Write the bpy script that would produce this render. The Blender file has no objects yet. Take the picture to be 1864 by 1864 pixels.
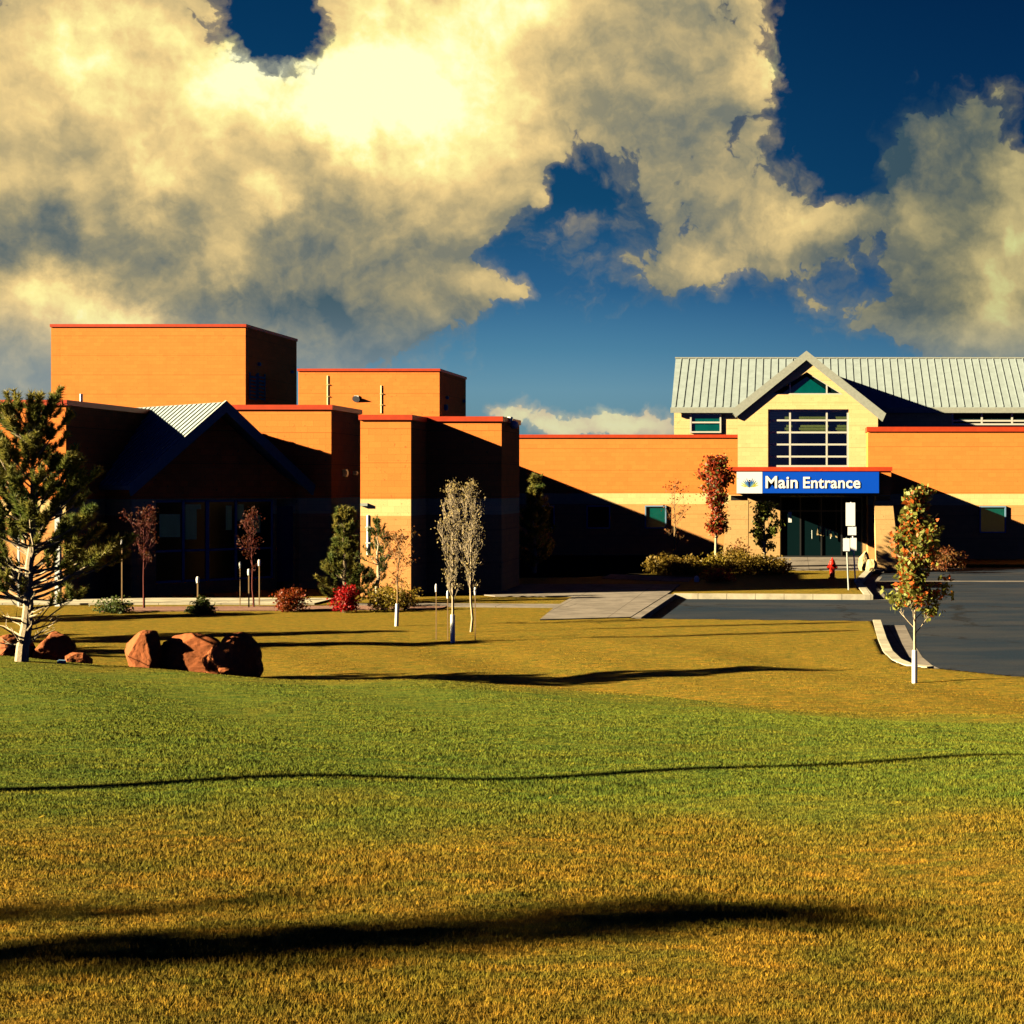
import bpy, bmesh, math, random
import numpy as np
from mathutils import Vector, Matrix, noise as mnoise

R = math.radians
sc = bpy.context.scene
C = sc.collection

# ------------------------------------------------------------------ camera
F = 3000.0          # focal length in photo pixels
VX, VY = 1450.0, 880.0   # where the depth lines meet (photo pixels)
CAMZ = 3.5
cam = bpy.data.cameras.new('camera'); camo = bpy.data.objects.new('camera', cam); C.objects.link(camo)
camo.location = (0, 0, CAMZ); camo.rotation_euler = (R(90), 0, 0)
cam.sensor_width = 36; cam.lens = 36 * F / 1864
cam.shift_x = (932 - VX) / 1864; cam.shift_y = (VY - 932) / 1864
cam.clip_start = 0.1; cam.clip_end = 5000
sc.camera = camo

sc.view_settings.view_transform = 'Standard'; sc.view_settings.look = 'None'
sc.view_settings.gamma = 1; sc.view_settings.exposure = 2.08
sc.cycles.max_bounces = 6; sc.cycles.diffuse_bounces = 0; sc.cycles.transparent_max_bounces = 12
sc.cycles.sample_clamp_indirect = 4

# ------------------------------------------------------------------ sun
SUN = Vector((1, .303, -.39)).normalized()      # direction the light travels
sl = bpy.data.lights.new('sun', 'SUN'); sl.energy = 5; sl.angle = R(.5); sl.color = (1, .83, .52)
so = bpy.data.objects.new('sun', sl); C.objects.link(so); so.location = (-60, -10, 40)
so.rotation_euler = SUN.to_track_quat('-Z', 'Y').to_euler()

# ------------------------------------------------------------------ sky
world = bpy.data.worlds.new('World'); sc.world = world; world.use_nodes = True
world.cycles.sampling_method = 'MANUAL'; world.cycles.sample_map_resolution = 256

class NT:
    """tiny node helper"""
    def __init__(s, tree): s.t = tree; s.n = tree.nodes; s.l = tree.links
    def new(s, typ, **kw):
        x = s.n.new(typ)
        for k, v in kw.items(): setattr(x, k, v)
        return x
    def put(s, sock, v):
        if isinstance(v, bpy.types.NodeSocket): s.l.new(v, sock)
        elif v is not None:
            try: sock.default_value = v
            except Exception: sock.default_value = (v, v, v)
    def m(s, op, a, b=None, c=None, clamp=False):
        x = s.new('ShaderNodeMath', operation=op, use_clamp=clamp)
        s.put(x.inputs[0], a)
        if b is not None: s.put(x.inputs[1], b)
        if c is not None: s.put(x.inputs[2], c)
        return x.outputs[0]
    def v(s, op, a, b=None):
        x = s.new('ShaderNodeVectorMath', operation=op); s.put(x.inputs[0], a)
        if b is not None: s.put(x.inputs[1], b)
        return x.outputs['Value'] if op in ('LENGTH', 'DOT_PRODUCT', 'DISTANCE') else x.outputs[0]
    def noise(s, vec, scale, detail=4, rough=.5, dist=0.0, out=0):
        x = s.new('ShaderNodeTexNoise'); s.put(x.inputs['Vector'], vec)
        x.inputs['Scale'].default_value = scale; x.inputs['Detail'].default_value = detail
        x.inputs['Roughness'].default_value = rough; x.inputs['Distortion'].default_value = dist
        return x.outputs[out]
    def ramp(s, fac, stops, interp='LINEAR'):
        x = s.new('ShaderNodeValToRGB'); cr = x.color_ramp; cr.interpolation = interp
        while len(cr.elements) < len(stops): cr.elements.new(.5)
        for e, (p, c) in zip(cr.elements, stops):
            e.position = p; e.color = tuple(c) + (1,) if len(c) == 3 else c
        s.put(x.inputs[0], fac); return x.outputs[0]
    def mix(s, f, a, b, typ='MIX'):
        x = s.new('ShaderNodeMix', data_type='RGBA', blend_type=typ)
        s.put(x.inputs[0], f)
        for i, q in ((6, a), (7, b)):
            if isinstance(q, (tuple, list)) and len(q) == 3: q = tuple(q) + (1,)
            s.put(x.inputs[i], q)
        return x.outputs[2]
    def smooth(s, x, a, b):
        y = s.new('ShaderNodeMapRange', interpolation_type='SMOOTHSTEP')
        s.put(y.inputs[0], x); y.inputs[1].default_value = a; y.inputs[2].default_value = b
        return y.outputs[0]

def dirUV(px, py):
    """direction on the sky dome -> (3*azimuth, 3*elevation)"""
    return 3 * math.atan((px - VX) / F), 3 * math.atan((VY - py) / math.hypot(F, px - VX))

DENS = [(120,130,330,300,1.0),(350,400,330,210,1.0),(300,80,120,90,.3),(790,90,250,260,1.1),(1130,40,330,170,.95),(1270,170,150,140,.7),
        (800,360,230,150,1.0),(640,540,200,90,.75),(100,600,260,150,.8),(60,330,250,200,.8),
        (1400,430,190,105,1.0),(1190,510,120,65,.6),(1290,330,140,60,.4),(1510,400,70,35,.3),
        (1700,330,160,170,1.0),(1850,430,140,240,1.0),(1660,510,150,110,.5),(1864,620,190,50,.9),(1660,590,150,60,.6),
        (960,762,70,34,.95),(1130,768,115,32,.95),(1215,765,60,34,.5),(700,610,170,60,.6),(60,650,200,80,.7),(450,600,160,60,.4),
        (505,60,60,75,-1.1),(560,20,45,40,-.5),(455,10,30,50,-.4),(1020,335,65,35,-.55),(1110,285,60,25,-.4),(985,420,45,60,-.35),(950,490,60,35,-.25),(1010,620,220,50,-.5),(890,545,60,35,.35),(1090,600,60,30,.45),(1190,560,60,35,.3),
        (1480,120,55,140,-.8),(1525,290,50,120,-.75),(1590,470,40,70,-.5),(1700,20,200,80,-.6)]
BRI = [(735,130,210,150,0.9),(930,10,120,60,0.54),(610,210,90,60,0.42),(380,190,90,80,0.54),(170,100,80,90,0.54),(30,150,110,170,0.36),
       (275,310,60,65,0.456),(480,350,50,45,0.504),(400,460,50,70,0.384),(110,560,150,50,0.6),(230,600,60,35,0.48),(150,380,30,70,0.24),
       (1395,100,45,130,0.42),(1840,400,60,130,0.456),(1800,560,60,90,0.42),(1430,405,110,35,0.336),(1330,480,90,35,0.24),(1660,340,45,90,0.264),
       (960,755,70,25,0.36),(1130,770,110,28,0.36),(860,240,200,120,0.264),(330,120,200,100,0.18),
       (590,470,150,110,-0.12),(90,430,120,60,-0.264),(1560,260,120,140,-0.504),(1700,230,140,110,-0.264),(1620,560,120,70,-0.18),(1700,160,150,50,-0.24),(620,600,250,60,-0.24),(350,540,120,40,-0.18),(1180,420,90,80,-0.144)]

def blob_sum(k, uv, blobs):
    tot = None
    for px, py, rx, ry, a in blobs:
        u, w = dirUV(px, py)
        d = k.v('SUBTRACT', uv, (u, w, 0)); d = k.v('MULTIPLY', d, (1000 / rx, 1000 / ry, 0))
        d2 = k.v('DOT_PRODUCT', d, d)
        g = k.m('MULTIPLY', k.m('EXPONENT', k.m('MULTIPLY', d2, -1.0)), a)
        tot = g if tot is None else k.m('ADD', tot, g)
    return tot

grp = bpy.data.node_groups.new('cloud_density', 'ShaderNodeTree')
grp.interface.new_socket('UV', in_out='INPUT', socket_type='NodeSocketVector')
grp.interface.new_socket('D', in_out='OUTPUT', socket_type='NodeSocketFloat')
g = NT(grp); gi = g.new('NodeGroupInput'); go = g.new('NodeGroupOutput')
uv = gi.outputs[0]
wn = g.noise(uv, 4.0, 5, .6, out=1)
warp = g.v('MULTIPLY', g.v('SUBTRACT', wn, (.5, .5, .5)), (.22, .18, 0))
wn2 = g.noise(uv, 20.0, 6, .65, out=1)
warp2 = g.v('MULTIPLY', g.v('SUBTRACT', wn2, (.5, .5, .5)), (.035, .035, 0))
uvw = g.v('ADD', g.v('ADD', uv, warp), warp2)
base = g.m('MINIMUM', blob_sum(g, uvw, DENS), 1.25)
n1 = g.noise(uvw, 5.5, 7, .56)
n2 = g.noise(uvw, 17, 7, .57)
vo = g.new('ShaderNodeTexVoronoi', feature='F1'); g.l.new(uvw, vo.inputs['Vector']); vo.inputs['Scale'].default_value = 13
vo.inputs['Detail'].default_value = 3; vo.inputs['Roughness'].default_value = .5; vo.inputs['Lacunarity'].default_value = 2.2
dd = g.m('ADD', base, g.m('MULTIPLY', g.m('SUBTRACT', n1, .5), 1.15))
dd = g.m('ADD', dd, g.m('MULTIPLY', g.m('SUBTRACT', .60, vo.outputs['Distance']), .45))
dd = g.m('ADD', dd, g.m('MULTIPLY', g.m('SUBTRACT', n2, .5), .6))
g.l.new(dd, go.inputs[0])

k = NT(world.node_tree); bg = k.n['Background']
tc = k.new('ShaderNodeTexCoord'); sx = k.new('ShaderNodeSeparateXYZ'); k.l.new(tc.outputs['Generated'], sx.inputs[0])
az = k.m('MULTIPLY', k.m('ARCTAN2', sx.outputs[0], sx.outputs[1]), 3.0)
el = k.m('MULTIPLY', k.m('ARCSINE', sx.outputs[2]), 3.0)
cx = k.new('ShaderNodeCombineXYZ'); k.l.new(az, cx.inputs[0]); k.l.new(el, cx.inputs[1]); UV = cx.outputs[0]
def dens(vec):
    n = k.new('ShaderNodeGroup'); n.node_tree = grp; k.l.new(vec, n.inputs[0]); return n.outputs[0]
D0 = dens(UV); D1 = dens(k.v('ADD', UV, (.016, .042, 0)))
alpha = k.smooth(D0, .41, .56)
alpha = k.m('MULTIPLY', alpha, k.smooth(el, -.02, .03))
# thin veils round the thick cloud
alpha = k.m('MAXIMUM', alpha, k.m('MULTIPLY', k.smooth(D0, .12, .56), .42))
alpha = k.m('MULTIPLY', alpha, k.smooth(el, -.02, .03))
# no clouds in the unseen sky overhead and behind, to keep shadows dark
alpha = k.m('MULTIPLY', alpha, k.m('MULTIPLY', k.smooth(el, 1.3, 1.0), k.smooth(k.m('ABSOLUTE', k.m('ADD', az, .5)), 2.2, 1.7)))
lit = k.m('MULTIPLY', k.m('SUBTRACT', D0, D1), .42)
lit = k.m('MAXIMUM', k.m('MINIMUM', lit, .3), -.16)
nb = k.noise(UV, 9, 5, .55); nb2 = k.noise(UV, 2.4, 3, .5)
B = k.m('ADD', blob_sum(k, k.v('ADD', UV, k.v('MULTIPLY', k.v('SUBTRACT', k.noise(UV, 7, 6, .62, out=1), (.5,.5,.5)), (.2,.2,0))), BRI), .37)
B = k.m('ADD', B, lit)
B = k.m('ADD', B, k.m('MULTIPLY', k.m('SUBTRACT', nb, .5), .2))
B = k.m('ADD', B, k.m('MULTIPLY', k.m('SUBTRACT', nb2, .5), .2))
B = k.m('DIVIDE', B, 1.25)
EXPO = 2 ** 2.08
def cl(*c): return tuple(x / EXPO for x in c)
ccol = k.ramp(B, [(0, cl(.06, .11, .14)), (.14, cl(.16, .18, .16)), (.28, cl(.31, .28, .175)), (.44, cl(.55, .43, .21)),
                  (.64, cl(.88, .64, .27)), (.82, cl(1.05, .92, .36)), (1, cl(1.1, 1.06, .62))])
ccol = k.mix(k.smooth(az, -.15, .35), ccol, k.mix(1.0, ccol, (.62, .70, .76), 'MULTIPLY'))
# far clouds low over the horizon are greyer and bluer
lowf = k.smooth(el, .34, .16)
ccol = k.mix(k.m('MULTIPLY', lowf, .45), ccol, cl(.33, .42, .46))
sky = k.new('ShaderNodeTexSky', sky_type='NISHITA', sun_disc=False)
sky.sun_elevation = math.asin(-SUN.z); sky.sun_rotation = math.atan2(-SUN.x, -SUN.y)
tint = k.ramp(k.m('DIVIDE', el, 1.2), [(0, (.17, .34, .62)), (.14, (.17, .33, .54)), (.20, (.10, .25, .43)), (.29, (.04, .145, .29)), (.42, (.010, .085, .17)),
                                       (.7, (.004, .06, .13)), (.85, (.004, .03, .09)), (1, (.004, .015, .06))])  # stops above the view darkened to cut ambient light
# unseen sky opposite the clouds, darkened to deep blue so shaded faces stay dark
rear = k.smooth(k.m('ABSOLUTE', k.m('ADD', az, .5)), 3.0, 5.0)
# the sky darkens away to the right of the sun
azf = k.smooth(az, -.5, .5)
tint = k.mix(azf, tint, k.mix(1.0, tint, (.55, .62, .72), 'MULTIPLY'))
tint = k.mix(rear, tint, k.mix(1.0, tint, (.3, .22, .6), 'MULTIPLY'))
blue = k.mix(1.0, sky.outputs[0], tint, 'MULTIPLY')
bg.inputs['Strength'].default_value = .05
k.l.new(k.mix(alpha, blue, k.mix(1.0, ccol, (20, 20, 20), 'MULTIPLY')), bg.inputs['Color'])

# ------------------------------------------------------------------ helpers
def gx(px, Y): return (px - VX) * Y / F
def gz(py, Y): return CAMZ + (VY - py) * Y / F
def flatY(py, z=0.0): return F * (CAMZ - z) / (py - VY)

def tagit(o, label=None, cat=None, group=None, kind=None):
    if label: o['label'] = label
    if cat: o['category'] = cat
    if group: o['group'] = group
    if kind: o['kind'] = kind
    return o

def empty(name, loc, label, cat, group=None, rz=0):
    o = bpy.data.objects.new(name, None); C.objects.link(o); o.location = loc; o.rotation_euler = (0, 0, rz)
    o.empty_display_size = .2
    return tagit(o, label, cat, group)

class MB:
    def __init__(s): s.v = []; s.f = []
    def add(s, vs, fs):
        n = len(s.v); s.v += [tuple(x) for x in vs]; s.f += [tuple(i + n for i in f) for f in fs]
    def box(s, x0, x1, y0, y1, z0, z1, M=None):
        vs = [Vector(p) for p in ((x0,y0,z0),(x1,y0,z0),(x1,y1,z0),(x0,y1,z0),(x0,y0,z1),(x1,y0,z1),(x1,y1,z1),(x0,y1,z1))]
        if M is not None: vs = [M @ p for p in vs]
        s.add(vs, [(0,3,2,1),(4,5,6,7),(0,1,5,4),(1,2,6,5),(2,3,7,6),(3,0,4,7)])
    def prism(s, poly, d, M=None):
        """polygon (list of Vector) extruded by vector d"""
        n = len(poly); vs = [Vector(p) for p in poly] + [Vector(p) + Vector(d) for p in poly]
        if M is not None: vs = [M @ p for p in vs]
        s.add(vs, [tuple(range(n))[::-1], tuple(range(n, 2 * n))] + [(i, (i + 1) % n, (i + 1) % n + n, i + n) for i in range(n)])
    def tube(s, pts, rad, n=6, cap=True):
        pts = [Vector(p) for p in pts]; rings = []; base = len(s.v)
        for i, p in enumerate(pts):
            d = (pts[min(i + 1, len(pts) - 1)] - pts[max(i - 1, 0)]).normalized()
            a = d.cross(Vector((0, 0, 1)) if abs(d.z) < .9 else Vector((1, 0, 0))).normalized(); b = d.cross(a)
            r = rad[i] if hasattr(rad, '__len__') else rad
            for j in range(n):
                t = 2 * math.pi * j / n; s.v.append(tuple(p + a * (r * math.cos(t)) + b * (r * math.sin(t))))
        for i in range(len(pts) - 1):
            for j in range(n):
                a0 = base + i * n + j; a1 = base + i * n + (j + 1) % n
                s.f.append((a0, a0 + n, a1 + n, a1))
        if cap:
            s.f.append(tuple(base + j for j in range(n))); s.f.append(tuple(base + (len(pts) - 1) * n + j for j in range(n))[::-1])
    def lathe(s, prof, n=16, o=(0, 0, 0)):
        base = len(s.v)
        for r, z in prof:
            for j in range(n):
                t = 2 * math.pi * j / n; s.v.append((o[0] + r * math.cos(t), o[1] + r * math.sin(t), o[2] + z))
        for i in range(len(prof) - 1):
            for j in range(n):
                a0 = base + i * n + j; a1 = base + i * n + (j + 1) % n
                s.f.append((a0, a1, a1 + n, a0 + n))
        s.f.append(tuple(base + j for j in range(n))[::-1]); s.f.append(tuple(base + (len(prof) - 1) * n + j for j in range(n)))
    def card(s, c, size, rng, up=None, asp=1.6):
        """one small leaf-like face at c"""
        a = Vector((rng.gauss(0, 1), rng.gauss(0, 1), rng.gauss(0, 1))).normalized() if up is None else up
        b = a.cross(Vector((rng.gauss(0, 1), rng.gauss(0, 1), rng.gauss(0, 1)))).normalized()
        l = size * asp * .5; w = size * .5
        s.add([c - a * l, c + b * w, c + a * l, c - b * w], [(0, 1, 2, 3)])
    def build(s, name, mat, parent=None, smooth=False, recalc=False):
        me = bpy.data.meshes.new(name); me.from_pydata(s.v, [], s.f)
        if recalc:
            bm = bmesh.new(); bm.from_mesh(me); bmesh.ops.recalc_face_normals(bm, faces=bm.faces); bm.to_mesh(me); bm.free()
        me.materials.append(mat)
        if smooth: me.polygons.foreach_set('use_smooth', [True] * len(me.polygons))
        o = bpy.data.objects.new(name, me); C.objects.link(o)
        if parent is not None: o.parent = parent
        return o

# ------------------------------------------------------------------ materials
def mat(name, col, rough=.8, var=.15, vscale=3, bump=0, bscale=30, metallic=0, spec=.3, col2=None, island=0, trans=0, detail=5):
    m = bpy.data.materials.new(name); m.use_nodes = True; q = NT(m.node_tree); p = q.n['Principled BSDF']
    pos = q.new('ShaderNodeNewGeometry').outputs['Position']
    n = q.noise(pos, vscale, detail, .6)
    c2 = col2 if col2 else tuple(x * .45 for x in col)
    f = q.smooth(n, .5 - .25, .5 + .25)
    c = q.mix(q.m('MULTIPLY', f, var if not col2 else 1.0), tuple(col), tuple(c2))
    if island:
        ri = q.new('ShaderNodeNewGeometry').outputs['Random Per Island']
        c = q.mix(q.m('MULTIPLY', ri, island), c, q.mix(1.0, c, (.35, .4, .3), 'MULTIPLY'))
    q.l.new(c, p.inputs['Base Color'])
    p.inputs['Roughness'].default_value = rough; p.inputs['Metallic'].default_value = metallic
    p.inputs['Specular IOR Level'].default_value = spec
    if trans: pass
    if bump:
        b = q.new('ShaderNodeBump'); b.inputs['Strength'].default_value = bump; b.inputs['Distance'].default_value = .02
        q.l.new(q.noise(pos, bscale, 6, .65), b.inputs['Height']); q.l.new(b.outputs[0], p.inputs['Normal'])
    if name.endswith('needle') or name.endswith('leaf'): thin(m, q, c)
    return m

def thin(m, q, c):
    """light passes through thin leaves"""
    tr = q.new('ShaderNodeBsdfTranslucent'); q.l.new(c, tr.inputs[0]); ad = q.new('ShaderNodeMixShader'); ad.inputs[0].default_value = .4
    p = q.n['Principled BSDF']; q.l.new(p.outputs[0], ad.inputs[1]); q.l.new(tr.outputs[0], ad.inputs[2]); q.l.new(ad.outputs[0], q.n['Material Output'].inputs[0])

def leafmat(name, a, b, share, clump=2.0, rough=.5):
    """two leaf colours: every leaf takes one of them, gathered loosely in clumps"""
    m = bpy.data.materials.new(name); m.use_nodes = True; q = NT(m.node_tree); p = q.n['Principled BSDF']
    geo = q.new('ShaderNodeNewGeometry'); ri = geo.outputs['Random Per Island']; n = q.noise(geo.outputs['Position'], clump, 3, .6)
    f = q.m('GREATER_THAN', q.m('ADD', q.m('MULTIPLY', ri, .6), q.m('MULTIPLY', n, .8)), 1.0 - share + .2)
    c = q.mix(f, a, b); r2 = q.m('FRACT', q.m('MULTIPLY', ri, 17.3))
    c = q.mix(r2, q.mix(1.0, c, (.55, .55, .5), 'MULTIPLY'), q.mix(1.0, c, (1.3, 1.3, 1.2), 'MULTIPLY'))
    q.l.new(c, p.inputs['Base Color']); p.inputs['Roughness'].default_value = rough; p.inputs['Specular IOR Level'].default_value = .4
    thin(m, q, c)
    return m

def masonry(name, main, band=None, low=None, zb=(2.5, 3.02)):
    """split-face block wall: courses, speckles, a pale band and a paler lower wall"""
    m = bpy.data.materials.new(name); m.use_nodes = True; q = NT(m.node_tree); p = q.n['Principled BSDF']
    geo = q.new('ShaderNodeNewGeometry'); pos = geo.outputs['Position']
    s = q.new('ShaderNodeSeparateXYZ'); q.l.new(pos, s.inputs[0])
    u = q.m('ADD', s.outputs[0], s.outputs[1]); z = s.outputs[2]
    cv = q.new('ShaderNodeCombineXYZ'); q.l.new(u, cv.inputs[0]); q.l.new(z, cv.inputs[1])
    br = q.new('ShaderNodeTexBrick'); q.l.new(cv.outputs[0], br.inputs['Vector'])
    br.inputs['Scale'].default_value = 1; br.inputs['Brick Width'].default_value = .4; br.inputs['Row Height'].default_value = .2
    br.inputs['Mortar Size'].default_value = .006; br.inputs['Mortar Smooth'].default_value = .3
    br.inputs['Color1'].default_value = (1, 1, 1, 1); br.inputs['Color2'].default_value = (.86, .86, .86, 1); br.inputs['Mortar'].default_value = (.72, .68, .66, 1)
    c = main
    if band:
        fb = q.m('MULTIPLY', q.m('GREATER_THAN', z, zb[0]), q.m('LESS_THAN', z, zb[1]))
        c = q.mix(q.m('LESS_THAN', z, zb[0]), main, low)
        c = q.mix(fb, c, band)
    c = q.mix(.75, c, q.mix(1.0, c, br.outputs['Color'], 'MULTIPLY'))
    big = q.noise(pos, .5, 4, .6)
    c = q.mix(q.m('MULTIPLY', big, .35), c, q.mix(1.0, c, (.72, .66, .6), 'MULTIPLY'))
    # horizontal joints every metre or so
    jz = q.m('LESS_THAN', q.m('FRACT', q.m('DIVIDE', q.m('ADD', z, .12), 1.06)), .028)
    c = q.mix(q.m('MULTIPLY', jz, .5), c, q.mix(1.0, c, (.6, .5, .45), 'MULTIPLY'))
    sp = q.noise(pos, 9, 3, .6)
    c = q.mix(q.m('MULTIPLY', q.smooth(sp, .655, .70), .55), c, (.16, .07, .025))
    sp2 = q.noise(pos, 30, 3, .7)
    c = q.mix(q.m('MULTIPLY', q.smooth(sp2, .35, .75), .4), q.mix(1.0, c, (1.15, 1.12, 1.1), 'MULTIPLY'), q.mix(1.0, c, (.72, .68, .62), 'MULTIPLY'))
    # vertical run-off stains
    cs = q.new('ShaderNodeCombineXYZ'); q.l.new(q.m('MULTIPLY', u, 2.2), cs.inputs[0]); q.l.new(q.m('MULTIPLY', z, .16), cs.inputs[1])
    st = q.noise(cs.outputs[0], 1.0, 5, .6)
    c = q.mix(q.m('MULTIPLY', q.smooth(st, .56, .75), .22), c, q.mix(1.0, c, (.6, .55, .5), 'MULTIPLY'))
    q.l.new(c, p.inputs['Base Color']); p.inputs['Roughness'].default_value = .92; p.inputs['Specular IOR Level'].default_value = .1
    b = q.new('ShaderNodeBump'); b.inputs['Strength'].default_value = .25; b.inputs['Distance'].default_value = .01
    q.l.new(q.m('ADD', q.m('MULTIPLY', q.noise(pos, 40, 4, .6), .6), br.outputs['Fac']), b.inputs['Height'])
    b.invert = False
    q.l.new(b.outputs[0], p.inputs['Normal'])
    return m

M = {}
M['brick'] = masonry('orange_block', (.88, .27, .058), (.88, .66, .30), (.76, .37, .13))
M['cream'] = masonry('cream_block', (.88, .63, .30))
M['pillar'] = masonry('pale_block', (.62, .40, .17))
M['coping'] = mat('red_coping', (.56, .055, .012), .5, .3, 4)
M['roof'] = mat('metal_roof', (.31, .37, .37), .6, .35, 2.5, .05, 60, 0.0, .1, detail=8)
M['trim'] = mat('roof_trim', (.40, .42, .36), .8, .35, 9, spec=.02, detail=8)
M['whitemetal'] = mat('white_frame', (.62, .60, .52), .5, .1)
M['blueframe'] = mat('grey_blue_frame', (.20, .34, .50), .7, .1, spec=.03)
M['darkglass'] = mat('tinted_glass', (.003, .012, .014), .2, .1, 2, spec=.02)
M['tealglass'] = mat('teal_glass', (.0, .10, .085), .1, .5, 3, spec=.8)
M['tealblind'] = mat('teal_blind', (.10, .42, .36), .7, .3, 3)  # teal painted as sky reflections in the wing's glass
M['interior'] = mat('dark_interior', (.03, .025, .02), .9)
M['blind'] = mat('olive_blind', (.85, .62, .25), .9, .3, 2)
M['doorblue'] = mat('blue_panel', (.05, .08, .2), .8, spec=.03)
M['lampwhite'] = mat('white_plastic', (.85, .85, .8), .35, .05)
M['signwhite'] = mat('sign_white', (.9, .9, .88), .4, .03)
M['signblue'] = mat('sign_blue', (.002, .075, .62), .35, .05)
M['steel'] = mat('galvanised_steel', (.5, .55, .5), .4, .2, 8, metallic=.3)
M['concrete'] = mat('concrete', (.26, .225, .19), .9, .3, 1.5, .2, 50)
M['kerb'] = mat('pale_kerb', (.58, .52, .36), .85, .25, 4, .2, 50)
M['asphalt'] = mat('asphalt', (.030, .034, .042), .9, .6, .8, .4, 90, spec=.1)
M['soil'] = mat('soil', (.022, .018, .014), .95, .4, 3, .4, 40, spec=0)  # near-black colour painted as shade on the ground by the rear wall
M['mulch'] = mat('pink_gravel', (.30, .15, .10), .95, .6, 14, .6, 40)
M['rock'] = mat('red_sandstone', (.36, .10, .026), .9, .6, 3.5, .35, 9, col2=None)
M['bark'] = mat('grey_bark', (.30, .22, .13), .9, .6, 10, .5, 40)
M['palebark'] = mat('pale_bark', (.52, .41, .26), .9, .5, 14, .4, 50)
M['twig'] = mat('brown_twig', (.32, .20, .09), .9, .4, 9)
M['redtwig'] = mat('red_twig', (.16, .035, .025), .9, .4, 9)
M['guard'] = mat('white_guard', (.92, .92, .9), .5, .05)
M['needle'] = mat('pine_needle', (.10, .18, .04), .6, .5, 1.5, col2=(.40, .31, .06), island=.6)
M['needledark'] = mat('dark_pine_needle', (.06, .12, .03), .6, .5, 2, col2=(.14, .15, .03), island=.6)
M['leafgreen'] = mat('green_leaf', (.10, .17, .02), .5, .5, 4, col2=(.24, .22, .03), island=.6)
M['leaforange'] = mat('orange_leaf', (.32, .045, .008), .5, .5, 3, col2=(.12, .08, .012), island=.5)
M['leafmix'] = mat('turning_leaf', (.60, .11, .02), .5, .5, 1.7, col2=(.27, .24, .035), island=.5)
M['leafdark'] = mat('dark_red_leaf', (.28, .05, .02), .6, .5, 3, col2=(.2, .12, .02), island=.5)
M['leafred'] = mat('scarlet_leaf', (.50, .012, .012), .45, .3, 3, island=.5)
M['leafredorange'] = mat('rust_leaf', (.34, .03, .008), .5, .5, 5, col2=(.2, .07, .01), island=.5)
M['leafyellow'] = mat('yellow_leaf', (.55, .38, .03), .5, .5, 4, col2=(.18, .14, .02), island=.5)
M['leafhedge'] = mat('olive_leaf', (.22, .15, .022), .6, .5, 2.5, col2=(.32, .2, .025), island=.6)
M['leaftiny'] = mat('bud_leaf', (.42, .31, .12), .6, .4, 3, col2=(.55, .42, .16), island=.5)
M['leafmix'] = leafmat('turning_leaf', (.25, .26, .05), (.62, .13, .02), .33, 2.4)
M['leafmaple'] = leafmat('maple_leaf', (.16, .17, .03), (.40, .05, .015), .6, 1.6)
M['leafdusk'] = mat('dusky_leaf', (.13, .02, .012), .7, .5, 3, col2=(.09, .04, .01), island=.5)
M['hydrant'] = mat('red_paint', (.62, .02, .008), .35, .1)
M['pipe'] = mat('wall_pipe', (.72, .5, .22), .5, .1)
M['boulder'] = mat('buff_stone', (.62, .46, .22), .9, .4, 4, .4, 12)
M['black'] = mat('dark_metal', (.02, .02, .02), .5)

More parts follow.
